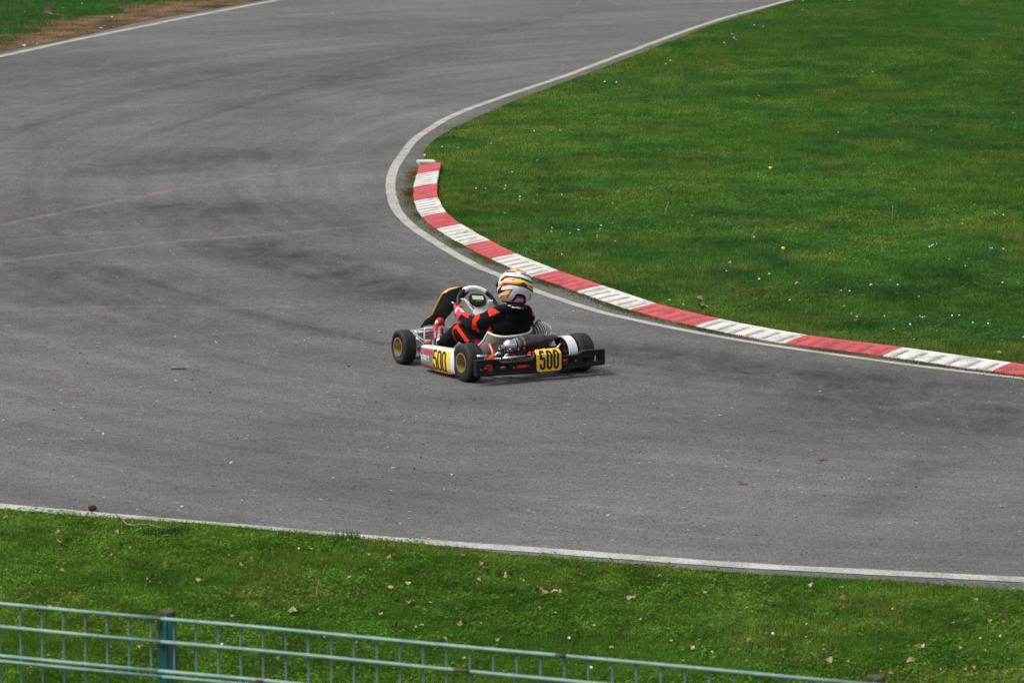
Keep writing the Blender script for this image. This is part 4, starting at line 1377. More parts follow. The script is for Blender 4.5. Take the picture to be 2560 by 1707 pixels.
# gloves
def hand(side, wr, ga, mats, el):
    """glove gripping the steering-wheel ring at angle ga"""
    bm = bmesh.new()
    p = ring(ga); tdir = (ring(ga + 6) - ring(ga - 6)).normalized()
    if tdir.z < 0: tdir = -tdir
    rad = (p - WC).normalized()
    back = (wr - p).normalized()
    palm = p + rad * .006 + back * .040 + WN * .004
    cf = (el - wr).normalized()
    capsule(bm, wr + cf * .055, .0445, wr, .037)
    capsule(bm, wr, .037, palm + tdir * .004, .030)
    capsule(bm, palm + tdir * .028, .024, palm - tdir * .028, .024)
    capsule(bm, p + rad * .022 + back * .012 + tdir * .024, .017, p + rad * .020 + back * .012 - tdir * .026, .016)
    for k, off in enumerate((.032, .012, -.009, -.028)):
        ln = (1.0, 1.08, 1.02, .85)[k]
        rk = (.0118, .0122, .0118, .0105)[k]
        b0 = p + tdir * off + rad * .024 + back * .014
        k1 = p + tdir * (off * 1.05) + rad * .026 * ln - back * .012 * ln - WN * .002
        k2 = p + tdir * (off * 1.02) + rad * .004 - back * .027 * ln - WN * .006
        k3 = p + tdir * off - rad * .016 - back * .020 * ln - WN * .004
        capsule(bm, b0, rk * 1.15, k1, rk); capsule(bm, k1, rk, k2, rk * .95); capsule(bm, k2, rk * .95, k3, rk * .85)
    t0 = palm + tdir * .020 - rad * .010
    t1 = p + tdir * .040 - rad * .016 + back * .016
    t2 = p + tdir * .046 - rad * .014 - back * .008
    capsule(bm, t0, .014, t1, .0125); capsule(bm, t1, .0125, t2, .011)
    o = remeshed('glove', bm, .0032, 2, mats, driver)
    o['label'] = 'red glove with pale print'
    def fn(c_, n_):
        if n_.dot(VIEW) > 0:
            u, v = cpix(c_)
            if inpoly(u, v, [(765, 492), (792, 490), (822, 520), (812, 532), (778, 520)]): return 2
            if inpoly(u, v, [(706, 520), (722, 490), (756, 470), (768, 484), (742, 505), (730, 535), (712, 545)]): return 1
        elif side > 0 and (c_ - palm).length < .022: return 1
        return 0
    facecolor(o, fn)
hand(-1, wrL, 191, [M['glove_red'], M['glove_white'], M['white_vinyl']], elL)
hand(1, wrR, -14, [M['glove_red'], M['glove_white'], M['white_vinyl']], elR)

# boots
def boot(an, label):
    bm = bmesh.new()
    heel = an + Vector((.004, .045, -.055)); ball = an + Vector((.006, .040, .115)); toe = an + Vector((.004, .022, .172))
    capsule(bm, an + Vector((0, -.012, .006)), .045, heel, .036)
    capsule(bm, heel, .040, heel.lerp(ball, .5) + Vector((0, -.010, 0)), .043)
    capsule(bm, heel.lerp(ball, .45) + Vector((0, -.012, 0)), .044, ball, .045)
    capsule(bm, ball, .045, toe, .036)
    for v in bm.verts: pass
    o = remeshed('boot', bm, .0045, 3, [M['boot_red'], M['boot_white'], M['boot_pink']], driver)
    o['label'] = label
    ox, oy = cpix(an); ox -= cpix(ankL)[0]; oy -= cpix(ankL)[1]
    W1 = [(545, 690), (560, 672), (592, 664), (618, 682), (622, 720), (626, 760), (600, 775), (612, 755), (606, 700), (585, 684), (572, 692), (566, 720), (563, 770), (566, 790), (552, 830), (550, 875), (508, 880), (516, 830), (540, 790), (546, 740)]
    lac = []
    for k in range(5): lac.append([(562, 696 + k * 15), (580, 698 + k * 15), (580, 704 + k * 15), (562, 705 + k * 15)]); lac.append([(600, 694 + k * 15), (614, 697 + k * 15), (614, 704 + k * 15), (602, 702 + k * 15)])
    W3 = [(565, 790), (590, 762), (602, 768), (585, 785), (572, 798)]
    PK = [[(508, 712), (528, 712), (524, 800), (506, 800)], [(514, 645), (526, 610), (546, 615), (550, 632), (528, 640)], [(516, 645), (522, 645), (520, 690), (506, 720), (502, 715), (513, 688)]]
    def fn(c_, n_):
        if n_.dot(VIEW) > -.05:
            u, v = cpix(c_); u -= ox; v -= oy
            if inpoly(u, v, W1) or inpoly(u, v, W3): return 1
            for q in lac:
                if inpoly(u, v, q): return 1
            if inpoly(u, v, PK[1]): return 1
            for q in PK:
                if inpoly(u, v, q): return 2
        if n_.y > .75 and c_.y > an.y + .05: return 1      # sole
        return 0
    facecolor(o, fn)
    return o
boot(ankL, 'left red boot with white lace panel'); boot(ankR, 'right red boot')

# neck brace
bm = bmesh.new()
nc_ = Vector((-.004, .190, .466)); NT = Matrix.Rotation(R_(9), 3, 'Y') @ Matrix.Rotation(R_(-12), 3, 'X')
pts = []
for k in range(28):
    a = 2 * math.pi * k / 28
    pts.append(nc_ + NT @ Vector((math.cos(a) * .116, math.sin(a) * .104, -.004 * math.cos(2 * a))))
tube(bm, pts, .034, 14, closed=True)
# the soft back hanging over the shoulders
ellipsoid(bm, nc_ + Vector((.012, -.06, -.035)), (.115, .045, .062))
nb = remeshed('neck_brace', bm, .006, 3, [M['suit_black'], M['suit_dkred'], M['white_vinyl'], M['glove_white']], driver, wrinkle=.002, wscale=25)
nb['label'] = 'black padded neck brace'
def nb_fn(c_, n_):
    if n_.dot(VIEW) > 0:
        u, v = cpix(c_)
        if inpoly(u, v, [(1296, 470), (1385, 482), (1384, 493), (1296, 482)]): return 2
        if inpoly(u, v, [(1392, 482), (1418, 488), (1416, 494), (1392, 489)]): return 3
        if inpoly(u, v, [(1258, 458), (1290, 458), (1290, 468), (1258, 464)]): return 3
        if inpoly(u, v, [(1205, 428), (1240, 440), (1245, 450), (1225, 446)]): return 1
        if inpoly(u, v, [(1425, 470), (1450, 476), (1448, 486), (1425, 482)]): return 1
    return 0
facecolor(nb, nb_fn)

# helmet
HC = Vector((.032, .215, .627))
HR = Matrix.Rotation(R_(-7), 3, 'Z') @ Matrix.Rotation(R_(8), 3, 'Y') @ Matrix.Rotation(R_(-4), 3, 'X')
def helm_pt(az_, el_):
    """az 0 = back (-y), + = driver's right ; el in -1..1"""
    cx = math.sin(az_) * math.cos(el_); cy = -math.cos(az_) * math.cos(el_); cz = math.sin(el_)
    rx, ry, rz = .130, .151, .139
    f = max(0, cy)
    r = Vector((cx * rx * (1 - .10 * f * f), cy * (ry if cy < 0 else ry * 1.06), cz * rz))
    if cz < 0:      # straighter lower shell, chin bar forward, tuck at the rear
        r.z = cz * rz * .98
        k = -cz
        r.x *= 1 + .13 * k; r.y *= 1 + (.10 * k if cy > 0 else .02 * k)
        r.y += .012 * k * (1 if cy > 0 else 0)
    if cy < 0 and -.25 < cz < .25: r.y -= .004 * math.cos(cz / .25 * math.pi / 2)
    return r
EL0 = R_(-58)
bm = bmesh.new(); NA, NE = 260, 150
rows = []
for j in range(NE + 1):
    el_ = EL0 + (math.pi / 2 - .002 - EL0) * j / NE
    rows.append([bm.verts.new(HC + HR @ helm_pt(2 * math.pi * i / NA, el_)) for i in range(NA)])
for A, B in zip(rows[:-1], rows[1:]):
    for i in range(NA): bm.faces.new((A[i], A[(i + 1) % NA], B[(i + 1) % NA], B[i]))
bm.faces.new(rows[-1])
# rolled lower edge
low = rows[0]
inner = [bm.verts.new(HC + HR @ (helm_pt(2 * math.pi * i / NA, EL0) * .86 + Vector((0, 0, -.004)))) for i in range(NA)]
inner2 = [bm.verts.new(HC + HR @ (helm_pt(2 * math.pi * i / NA, EL0) * .80 + Vector((0, 0, .03)))) for i in range(NA)]
for i in range(NA):
    bm.faces.new((low[i], low[(i + 1) % NA], inner[(i + 1) % NA], inner[i])); bm.faces.new((inner[i], inner[(i + 1) % NA], inner2[(i + 1) % NA], inner2[i]))
hm = build('helmet', bm, [M['h_white'], M['h_black'], M['h_orange'], M['h_yellow'], M['h_red'], M['h_grey'], M['visor']], driver, smooth=True, recalc=True)
hm['label'] = 'white helmet with orange, yellow and black bands'
# design drawn on a 1568-unit sheet (rear-left view); 0 white 1 black 2 orange 3 yellow 4 red 5 grey
HD = [
    (2, [(470, 290), (560, 215), (640, 190), (760, 185), (900, 190), (1010, 225), (1120, 290), (1180, 330), (1060, 320), (900, 270), (760, 270), (600, 262)]),
    (3, [(640, 205), (800, 205), (850, 235), (700, 245), (620, 240)]),
    (1, [(860, 225), (980, 250), (1170, 320), (1150, 335), (1000, 310), (880, 262)]),
    (3, [(900, 240), (960, 255), (1120, 305), (1100, 315), (980, 290), (900, 258)]),
    (1, [(430, 330), (520, 275), (640, 262), (760, 275), (870, 312), (800, 312), (640, 300), (520, 308)]),
    (1, [(960, 325), (1080, 340), (1310, 430), (1290, 462), (1100, 392), (980, 358)]),
    (4, [(560, 345), (830, 355), (820, 372), (760, 380), (740, 362), (560, 352)]),
    (1, [(300, 560), (330, 500), (440, 410), (560, 400), (800, 430), (1000, 460), (1180, 520), (1340, 590), (1355, 650), (1180, 590), (1000, 530), (800, 492), (600, 480), (480, 495), (400, 545), (310, 605)]),
    (4, [(400, 480), (470, 455), (600, 455), (800, 470), (980, 505), (800, 500), (640, 480), (500, 490), (420, 520)]),
    (3, [(235, 690), (300, 590), (390, 545), (480, 530), (640, 540), (780, 530), (800, 500), (960, 510), (1150, 570), (1360, 660), (1390, 780), (1250, 690), (1130, 660), (960, 620), (780, 590), (480, 580), (380, 590), (300, 640), (240, 760)]),
    (1, [(480, 505), (640, 500), (780, 520), (760, 550), (640, 530), (500, 522)]),
    (2, [(245, 720), (300, 650), (400, 590), (540, 590), (760, 595), (920, 610), (1000, 620), (960, 650), (880, 670), (700, 650), (540, 640), (440, 640), (340, 690), (240, 740)]),
    (2, [(1150, 660), (1260, 690), (1390, 760), (1385, 810), (1300, 790), (1200, 740)]),
    (1, [(280, 760), (340, 690), (430, 630), (560, 635), (720, 650), (880, 665), (960, 650), (1100, 720), (1220, 770), (1370, 840), (1365, 900), (1240, 830), (1100, 765), (930, 730), (720, 695), (560, 680), (440, 685), (370, 720), (340, 800), (325, 835), (640, 820), (640, 840), (430, 880), (330, 930), (200, 960), (215, 880), (240, 800)]),
    (5, [(900, 690), (960, 650), (1010, 610), (1060, 600), (1110, 625), (1180, 700), (1200, 760), (1080, 745)]),
    (4, [(395, 700), (440, 682), (560, 685), (520, 712), (390, 725)]),
    (4, [(640, 822), (740, 790), (700, 860), (610, 990), (560, 1080), (330, 1085), (240, 1110), (300, 1040), (340, 1000), (400, 990), (500, 1000), (560, 960), (640, 850)]),
    (3, [(400, 990), (460, 870), (480, 850), (620, 850), (600, 900), (530, 985)]),
    (3, [(330, 1045), (500, 1030), (510, 1045), (480, 1065), (330, 1065)]),
    (3, [(300, 960), (400, 890), (440, 880), (400, 930), (320, 985)]),
    (2, [(560, 960), (625, 870), (640, 865), (570, 1000), (500, 1080), (470, 1075)]),
    (1, [(650, 1170), (740, 1080), (800, 980), (850, 950), (920, 945), (1060, 975), (1120, 1020), (1140, 1080), (1130, 1300), (1060, 1290), (1085, 1080), (1060, 1060), (860, 1020), (800, 1080), (740, 1180)]),
    (4, [(820, 1040), (860, 1020), (1060, 1060), (1085, 1080), (1070, 1280), (1040, 1260), (1050, 1110), (860, 1085), (790, 1150), (770, 1140)]),
    (4, [(1250, 900), (1270, 950), (1320, 1030), (1300, 1040), (1265, 1000)]),
    (2, [(1260, 1050), (1300, 1040), (1270, 1130), (1210, 1250), (1190, 1260), (1240, 1140)]),
    (4, [(165, 960), (200, 930), (330, 930), (250, 980), (180, 1040)]),
]
vd = HR.transposed() @ VIEW     # design view direction in helmet space
vr = Vector((0, 0, 1)).cross(vd).normalized(); vu = vd.cross(vr).normalized()
def h_layout(pl):
    # helmet-local point -> sheet coordinates
    hx = pl.dot(vr); hy = pl.dot(vu)
    return hx, hy
# sheet: centre and scale so that the shell spans the sheet as in the drawing; the sheet is upright in world, undo head roll
up_w = HR.transposed() @ (Vector((0, 0, 1)) - VIEW * VIEW.z).normalized(); rt_w = up_w.cross(vd).normalized()
def h_fn(c_, n_):
    pl = HR.transposed() @ (c_ - HC)
    nl = HR.transposed() @ n_
    az_ = math.atan2(pl.x, -pl.y); elv = math.asin(max(-1, min(1, pl.z / .133)))
    if pl.z < -.106: return 1
    # visor opening
    if pl.y > .055 and -.045 < pl.z < .038: return 6
    if nl.dot(vd) < .02:
        pl = Vector((-pl.x, pl.y, pl.z)); nl = Vector((-nl.x, nl.y, nl.z))
        if nl.dot(vd) < .02:
            z = pl.z
            return 0 if z > .075 else (3 if z > .055 else (2 if z > .035 else (1 if z > .02 else 0)))
    u = 785 + pl.dot(rt_w) * 1000 / .133 * .585
    v = 760 - pl.dot(up_w) * 1000 / .139 * .565
    r = 0
    for k, po in HD:
        if inpoly(u, v, po): r = k
    return r
facecolor(hm, h_fn)
# visor, pivots, vents
bm = bmesh.new()
g = {}
na, ne = 30, 8
for i in range(na + 1):
    for j in range(ne + 1):
        a_ = math.pi + R_(-78 + 156 * i / na); e_ = R_(-20 + 38 * j / ne)
        g[i, j] = bm.verts.new(HC + HR @ (helm_pt(a_, e_) * 1.022))
for i in range(na):
    for j in range(ne): bm.faces.new((g[i, j], g[i + 1, j], g[i + 1, j + 1], g[i, j + 1]))
vz = build('visor', bm, M['visor'], hm, smooth=True)
md = vz.modifiers.new('sol', 'SOLIDIFY'); md.thickness = .003
for s in (-1, 1):
    bm = bmesh.new()
    p = HC + HR @ (helm_pt(math.pi + s * R_(76), R_(2)) * 1.02)
    lathe(bm, [(-.004, .020), (.006, .018), (.008, 0)], p, HR @ Vector((-s, .1, 0)), 18)
    build('visor_pivot', bm, M['h_black'], hm)
    bm = bmesh.new()
    p = HC + HR @ (helm_pt(math.pi + s * R_(28), R_(28)) * 1.03)
    box(bm, p, (.018, .014, .008), HR, bevel=.002)
    build('top_vent', bm, M['h_black'], hm)
bm = bmesh.new()       # rear spoiler moulding
pp = [HC + HR @ (helm_pt(R_(a), R_(e)) * k) for a, e, k in ((-16, 4, 1.0), (0, 6, 1.035), (16, 4, 1.0), (11, 14, 1.01), (0, 18, 1.01), (-11, 14, 1.01))]
vsn = [bm.verts.new(p) for p in pp]; cc = bm.verts.new(HC + HR @ (helm_pt(0, R_(10)) * 1.045))
for i in range(6): bm.faces.new((vsn[i], vsn[(i + 1) % 6], cc))
build('rear_vent', bm, M['h_grey'], hm)

# ================================================================== the fence in the foreground
M['wire'] = mat('weathered_green_wire', (.27, .41, .36), .6, var=.4, vscale=6, col2=(.16, .27, .24))
M['wire_dark'] = mat('green_upright_wire', (.060, .135, .135), .5, var=.4, vscale=7)
M['post'] = mat('green_post_paint', (.015, .155, .145), .5, var=.4, vscale=5, col2=(.02, .085, .09), bump=.2, bscale=40)
M['rust'] = mat('rust', (.085, .060, .042), .85, var=.5, vscale=60, bump=.5, bscale=150)
FZ = 1.70
fa = G(402, 1542, FZ); fb = G(2178, 1707, FZ)
fdir = (fb - fa); BAY = fdir.length; fdir.normalize(); fdir.z = 0; fdir.normalize()
fn_ = Vector((-fdir.y, fdir.x, 0))
if fn_.y < 0: fn_ = -fn_
fence = tag(empty('fence', (fa.x, fa.y, 0), math.atan2(fdir.y, fdir.x)), 'rusting pale green wire mesh fence with square posts in front of the near grass', 'fence')
print('BAY', BAY, 'fence dist', fa.y, fb.y)
for i in range(-1, 3):
    bm = bmesh.new()
    box(bm, (i * BAY, .048, .845), (.060, .040, 1.69), bevel=.004)
    box(bm, (i * BAY + .006, .026, .86), (.010, .006, 1.70))
    po = build('post', bm, M['post'], fence)
    bm = bmesh.new()
    box(bm, (i * BAY, .048, 1.703), (.058, .038, .026), bevel=.006)
    build('cap', bm, M['rust'], po)
    bm = bmesh.new()
    box(bm, (i * BAY - .020, .024, 1.665), (.016, .004, .05), bevel=.0015)
    build('rusty_clip', bm, M['rust'], po)
    bm = bmesh.new()
    box(bm, (i * BAY - .012, .018, 1.596), (.024, .008, .030), bevel=.002)
    build('rusty_clip', bm, M['rust'], po)
zs = [1.695, 1.608, 1.506, 1.478]
zz = 1.478
while zz > .25:
    zs += [zz - .10, zz - .20, zz - .30, zz - .33]; zz -= .33
for i in range(-1, 2):
    x0, x1 = i * BAY + .002, (i + 1) * BAY - .002
    for k, z in enumerate(zs):
        bm = bmesh.new()
        n = 8
        pts = []
        for q in range(n + 1):
            xx = x0 + (x1 - x0) * q / n
            pts.append((xx, .004 * noise.noise(Vector((xx * 1.3 + i, z * 5, 0))) - (.030 if (k % 4 == 2) else 0), z + .005 * noise.noise(Vector((xx * 1.1, z * 3, 4)))))
        tube(bm, pts, .0064 if k % 4 != 3 else .0056, 8)
        build('horizontal_wire', bm, M['wire'], fence, smooth=True)
    nv = 30
    vm = None
    for q in range(nv):
        xx = x0 + (q + .5) * (x1 - x0) / nv
        if vm is None:
            bm = bmesh.new(); tube(bm, [(0, .010, .06), (.001, .010, 1.70)], .0042, 6)
            vo = build('upright_wire', bm, M['wire_dark'], fence, smooth=True); vm = vo.data
        else: vo = link('upright_wire', vm, None, fence)
        vo.location.x = xx
    for q in range(5):
        bm = bmesh.new()
        xx = x0 + random.uniform(.03, .97) * (x1 - x0); z = zs[q % 4]
        tube(bm, [(xx, -.0005 - (.030 if q % 4 == 2 else 0), z), (xx + random.uniform(.02, .07), -.0005 - (.030 if q % 4 == 2 else 0), z)], .0076, 8)
        build('rust_patch', bm, M['rust'], fence, smooth=True)

# ================================================================== litter, flowers, twigs
M['leaf_tan'] = mat('dry_leaf_tan', (.38, .25, .15), .75, var=.4, vscale=30)
M['leaf_pink'] = mat('dry_leaf_pale', (.48, .35, .22), .75, var=.35, vscale=30)
M['leaf_brown'] = mat('dry_leaf_brown', (.20, .09, .045), .8, var=.4, vscale=30)
M['petal'] = mat('white_petal', (.8, .8, .82), .6)
M['dandelion'] = mat('yellow_flower', (.85, .62, .02), .6)
M['stalk'] = mat('straw_stalk', (.40, .36, .20), .7, var=.3, vscale=20)
M['twig'] = mat('grey_twig', (.20, .16, .12), .85, var=.4, vscale=30)
M['cone'] = mat('pine_cone_scales', (.20, .095, .05), .8, var=.5, vscale=90, bump=.8, bscale=120)
M['dark_bit'] = mat('dark_rubber_bit', (.02, .02, .022), .7)
M['pale_bit'] = mat('pale_stone_chip', (.50, .47, .42), .8, var=.3, vscale=100)

def leaf_mesh(name, m_, s=.05, seed=0, lobes=True):
    rnd = random.Random(seed)
    bm = bmesh.new()
    n = 9; rowsL = []
    curl = rnd.uniform(.25, .6); tw = rnd.uniform(-.5, .5)
    for i in range(n + 1):
        q = i / n
        hw = math.sin(q * math.pi) ** .7 * .38 + .01
        if lobes: hw *= .72 + .38 * abs(math.sin(q * math.pi * 3.2))
        r_ = []
        for k in (-1, -.5, 0, .5, 1):
            xx = (q - .5) * s; yy = k * hw * s
            z = (abs(k) ** 1.5) * hw * s * curl * 1.3 + math.sin(q * 3) * s * .22 * curl + yy * tw * (q - .5) * 2 + rnd.uniform(-.02, .02) * s
            r_.append(bm.verts.new((xx, yy, z)))
        rowsL.append(r_)
    for A, B in zip(rowsL[:-1], rowsL[1:]):
        for k in range(4): bm.faces.new((A[k], A[k + 1], B[k + 1], B[k]))
    me = bpy.data.meshes.new(name); bm.to_mesh(me); bm.free(); me.materials.append(m_)
    me.polygons.foreach_set('use_smooth', [True] * len(me.polygons))
    return me
leafs = [leaf_mesh('dead_leaf', M[k], .05, i) for i, k in enumerate(('leaf_tan', 'leaf_pink', 'leaf_brown', 'leaf_tan', 'leaf_pink'))]
def put(name, me, u, v, z=.0, s=1.0, rot=None, label=None, cat=None, group=None):
    o = bpy.data.objects.new(name, me); C.objects.link(o)
    o.location = G(u, v, 0) + Vector((0, 0, z)); o.scale = (s, s, s)
    o.rotation_euler = rot if rot else (random.uniform(-.2, .75), random.uniform(-.5, .5), random.uniform(0, 6.28))
    return tag(o, label, cat, group)
NEAR_LEAVES = [(15, 1307, 1), (45, 1322, 1), (88, 1330, .7), (118, 1328, .7), (140, 1332, .8), (150, 1366, 1.3), (165, 1360, 1.2), (155, 1374, 1.2), (14, 1423, 1), (95, 1437, .9), (155, 1438, 1), (283, 1398, .9), (290, 1410, .7), (323, 1379, 1), (300, 1330, 1), (293, 1340, .9), (350, 1331, .6), (413, 1418, .9), (226, 1391, .7), (372, 1460, 1.3), (382, 1466, 1), (495, 1460, .9), (503, 1407, .8), (573, 1372, .8), (575, 1399, .7), (600, 1421, .8), (605, 1424, .8), (685, 1394, .9), (733, 1380, 1), (745, 1382, .9), (776, 1387, .9), (868, 1362, .8), (885, 1399, 1), (892, 1400, .8), (918, 1396, 1.1), (975, 1404, 1), (983, 1401, .9), (983, 1376, .7), (1120, 1395, .8), (1158, 1403, 1), (1205, 1420, 1.1), (1212, 1435, 1), (1220, 1444, 1), (1250, 1445, 1), (1262, 1446, 1), (1195, 1463, .9), (875, 1453, .8), (800, 1476, .9), (848, 1470, 1.1), (975, 1478, .9), (980, 1480, .8), (1020, 1469, 1), (890, 1497, 1), (885, 1499, .9), (732, 1538, 1.3), (728, 1540, 1.1), (616, 1541, .7), (535, 1519, 1), (952, 1546, 1), (1060, 1533, .8), (1023, 1517, 1), (1072, 1519, .9), (1160, 1570, 1), (1150, 1571, 1), (1055, 1575, .7), (1110, 1610, .8), (1115, 1620, .8), (990, 1575, .9), (240, 1558, .6), (307, 1568, .6), (305, 1627, .7), (347, 1628, .9), (510, 1630, 1), (510, 1648, .8), (580, 1550, .6), (555, 1667, .8), (1305, 1463, 1), (1350, 1490, 1.2), (1362, 1493, 1.1), (1386, 1492, 1.3), (1400, 1494, 1.2), (1412, 1496, 1), (1340, 1488, .9), (1575, 1506, 1.2), (1583, 1504, 1), (1352, 1533, .9), (1385, 1545, .9), (1445, 1597, 1), (1483, 1577, .8), (1550, 1598, .9), (1602, 1560, .6), (1673, 1612, 1), (1691, 1624, .8), (1690, 1592, .8), (1728, 1630, 1), (1758, 1636, 1), (1835, 1598, 1.1), (1838, 1609, 1), (1918, 1597, .7), (2023, 1475, 1), (2030, 1473, .9), (2103, 1480, .9), (2105, 1508, 1.1), (2248, 1543, .8), (2057, 1638, .9), (2074, 1664, 1.2), (2305, 1627, 1.3), (2295, 1630, 1.1), (2277, 1663, 1.2), (2200, 1635, .7), (2440, 1680, 1), (2400, 1630, .7), (2515, 1553, .8), (2440, 1510, .7), (1530, 1632, .9), (1790, 1460, .8), (1650, 1451, .7)]
rl = random.Random(5)
for i in range(60):
    NEAR_LEAVES.append((rl.uniform(0, 2560), 0, rl.uniform(.35, .8)))
    u_ = NEAR_LEAVES[-1][0]; NEAR_LEAVES[-1] = (u_, rl.uniform(1320 + u_ * .075, 1700), NEAR_LEAVES[-1][2])
for i, (u, v, s) in enumerate(NEAR_LEAVES):
    put('dead_leaf', leafs[i % 5], u, v, .026, s * random.uniform(.6, .9), label='small curled dry leaf lying in the grass verge between track and fence', cat='leaf', group='dry leaves on the near verge')
IN_LEAVES = [(1133, 350, 1.2), (1056, 386, 1.2), (1060, 396, 1), (1143, 560, .9), (1241, 581, .9), (1393, 509, .7), (1530, 519, .9), (1547, 580, 1.1), (1598, 732, .8), (1750, 755, 1.3), (1762, 781, 1.5), (1752, 776, 1.2), (1993, 718, 1), (2290, 858, 1.2), (2111, 776, .8), (1875, 357, .7), (2027, 299, .9), (1897, 247, .8), (2370, 1257 - 600, .8), (2287, 656, .7), (1825, 665, .8), (1864, 609, .9), (1530, 567, .8), (1817, 360, .6), (1344, 409, .8), (1400, 335, .8), (2400, 609, .7), (2500, 893, 1.1), (2510, 601, .7), (2535, 290, 1), (2330, 333, .6), (1223, 720 - 150, .6), (1390, 640, .7), (1405, 644, .6)]
for i, (u, v, s) in enumerate(IN_LEAVES):
    put('dead_leaf', leafs[(i * 2) % 5], u, v, .03, s * .95, label='small dry leaf lying in the grass inside the bend', cat='leaf', group='dry leaves on the infield')
o = put('dead_leaf', leaf_mesh('dead_leaf', M['leaf_tan'], .30, 77, False), 119, 50, .10, 1, rot=(.9, .25, 1.2), label='large tan leaf standing in the grass beyond the far track edge', cat='leaf')
for (u, v) in [(422, 59), (250, 76), (160, 92), (262, 72), (60, 118), (90, 112)]:
    put('dead_leaf', leafs[1], u, v, .02, 1.5, label='dry pale leaf on the bare soil strip beyond the far line', cat='leaf', group='dry leaves on the soil strip')

def daisy_mesh():
    bm = bmesh.new()
    n = 12; c_ = bm.verts.new((0, 0, .004))
    ring_ = []
    for k in range(n * 2):
        a = math.pi * k / n; r_ = .0125 if k % 2 == 0 else .008
        ring_.append(bm.verts.new((math.cos(a) * r_, math.sin(a) * r_, 0 if k % 2 else .002)))
    for k in range(2 * n): bm.faces.new((c_, ring_[k], ring_[(k + 1) % (2 * n)]))
    me = bpy.data.meshes.new('daisy'); bm.to_mesh(me); bm.free(); me.materials.append(M['petal']); return me
dm = daisy_mesh()
DAISY = [(1228, 364), (1106, 372), (1145, 374), (1190, 476), (1214, 476), (1264, 469), (1261, 478), (1300, 497), (1299, 505), (1343, 493), (1404, 492), (1261, 538), (1378, 585), (1425, 589), (1446, 581), (1449, 580), (1500, 578), (1493, 595), (1538, 609), (1493, 600), (1380, 575), (1335, 332), (1281, 435), (1512, 208), (1810, 110), (1835, 98), (1885, 66), (1908, 69), (2007, 5), (2124, 4), (2006, 27), (1840, 103), (2457, 101), (1830, 88), (2096, 336), (2181, 183), (2287, 478), (2486, 539), (2508, 543), (2406, 565), (2323, 623), (2329, 620), (2333, 618), (2342, 616), (2475, 626), (2480, 627), (2508, 628), (1816, 684), (1898, 704), (2175, 719), (2178, 718), (2124, 734), (2226, 707), (2244, 718), (1974, 757), (2128, 791), (2142, 799), (2211, 797), (2300, 798), (2306, 800), (2312, 799), (2275, 818), (2234, 830), (2297, 748), (2506, 713), (2380, 796), (2398, 795), (2432, 814), (2470, 816), (2343, 834), (1708, 768), (1674, 757), (1923, 691), (1502, 570), (1896, 447), (1730, 545), (2413, 671), (1541, 209), (1676, 155), (1665, 163), (2558, 850), (2103, 733), (348, 1), (205, 12), (61, 33), (157, 22), (12, 75), (280, 46)]
for (u, v) in DAISY:
    far_ = v < 80 and u < 400
    put('daisy', dm, u, v + 3, .034, random.uniform(.5, .85) * (1.4 if v < 250 else 1.05), rot=(random.uniform(.2, .9), random.uniform(-.3, .3), random.uniform(-.4, .4)), label='tiny white daisy in the grass beyond the far track edge' if far_ else 'tiny white daisy standing in the grass inside the bend', cat='flower', group='white daisies beyond the far edge' if far_ else 'white daisies on the infield')
for (u, v) in [(1423, 1614), (555, 1630), (1478, 1688), (1932, 1603)]:
    put('daisy', dm, u, v, .045, .8, rot=(.7, 0, 0), label='tiny white daisy in the grass verge in front of the fence', cat='flower', group='white daisies on the near verge')

def dandelion(u, v, s, label):
    t = tag(empty('dandelion', G(u, v + 6)), label, 'flower')
    bm = bmesh.new()
    for rr_, z, n in ((.021, 0, 22), (.015, .004, 18), (.009, .008, 12)):
        c_ = bm.verts.new((0, 0, z + .003)); rg = []
        for k in range(n * 2):
            a = math.pi * k / n; r_ = rr_ if k % 2 == 0 else rr_ * .7
            rg.append(bm.verts.new((math.cos(a) * r_, math.sin(a) * r_, z)))
        for k in range(2 * n): bm.faces.new((c_, rg[k], rg[(k + 1) % (2 * n)]))
    ellipsoid(bm, (0, 0, 0), (.012, .012, .008), seg=12)
    for vtx in bm.verts: vtx.co = Matrix.Rotation(.5, 3, 'X') @ (vtx.co * s) + Vector((0, 0, .062))
    build('bloom', bm, M['dandelion'], t)
    bm = bmesh.new(); tube(bm, [(0, 0, 0), (.002, 0, .062)], .002, 6); build('stem', bm, M['stalk'], t)
dandelion(1926, 428, 1.0, 'yellow dandelion in the middle of the infield grass, upper of the two bright ones')
dandelion(1958, 631, .95, 'yellow dandelion in the infield grass, lower of the two bright ones nearer the kerb')
dandelion(1885, 603, .5, 'faint small yellow flower beside a straw stalk in the infield grass')

def stalk(u, v, h, lean, label, head=True):
    t = tag(empty('grass_stalk', G(u, v)), label, 'grass stalk')
    bm = bmesh.new()
    tube(bm, [(0, 0, 0), (lean * .4, 0, h * .5), (lean, 0, h)], .0028, 6, smooth_n=4)
    build('stem', bm, M['stalk'], t)
    if head:
        bm = bmesh.new(); ellipsoid(bm, (lean, 0, h), (.006, .006, .012), seg=10); build('seed_head', bm, M['leaf_pink'], t)
stalk(2230, 550, .125, .006, 'upright pale dry stalk in the right part of the infield grass')
stalk(1877, 604, .13, .05, 'leaning straw-coloured stalk between the two dandelions')
stalk(1663, 533, .10, .03, 'short leaning dry stalk in the infield grass left of the dandelions')
stalk(789, 1500, .12, .02, 'pale green upright stalk in the near verge above the fence', False)

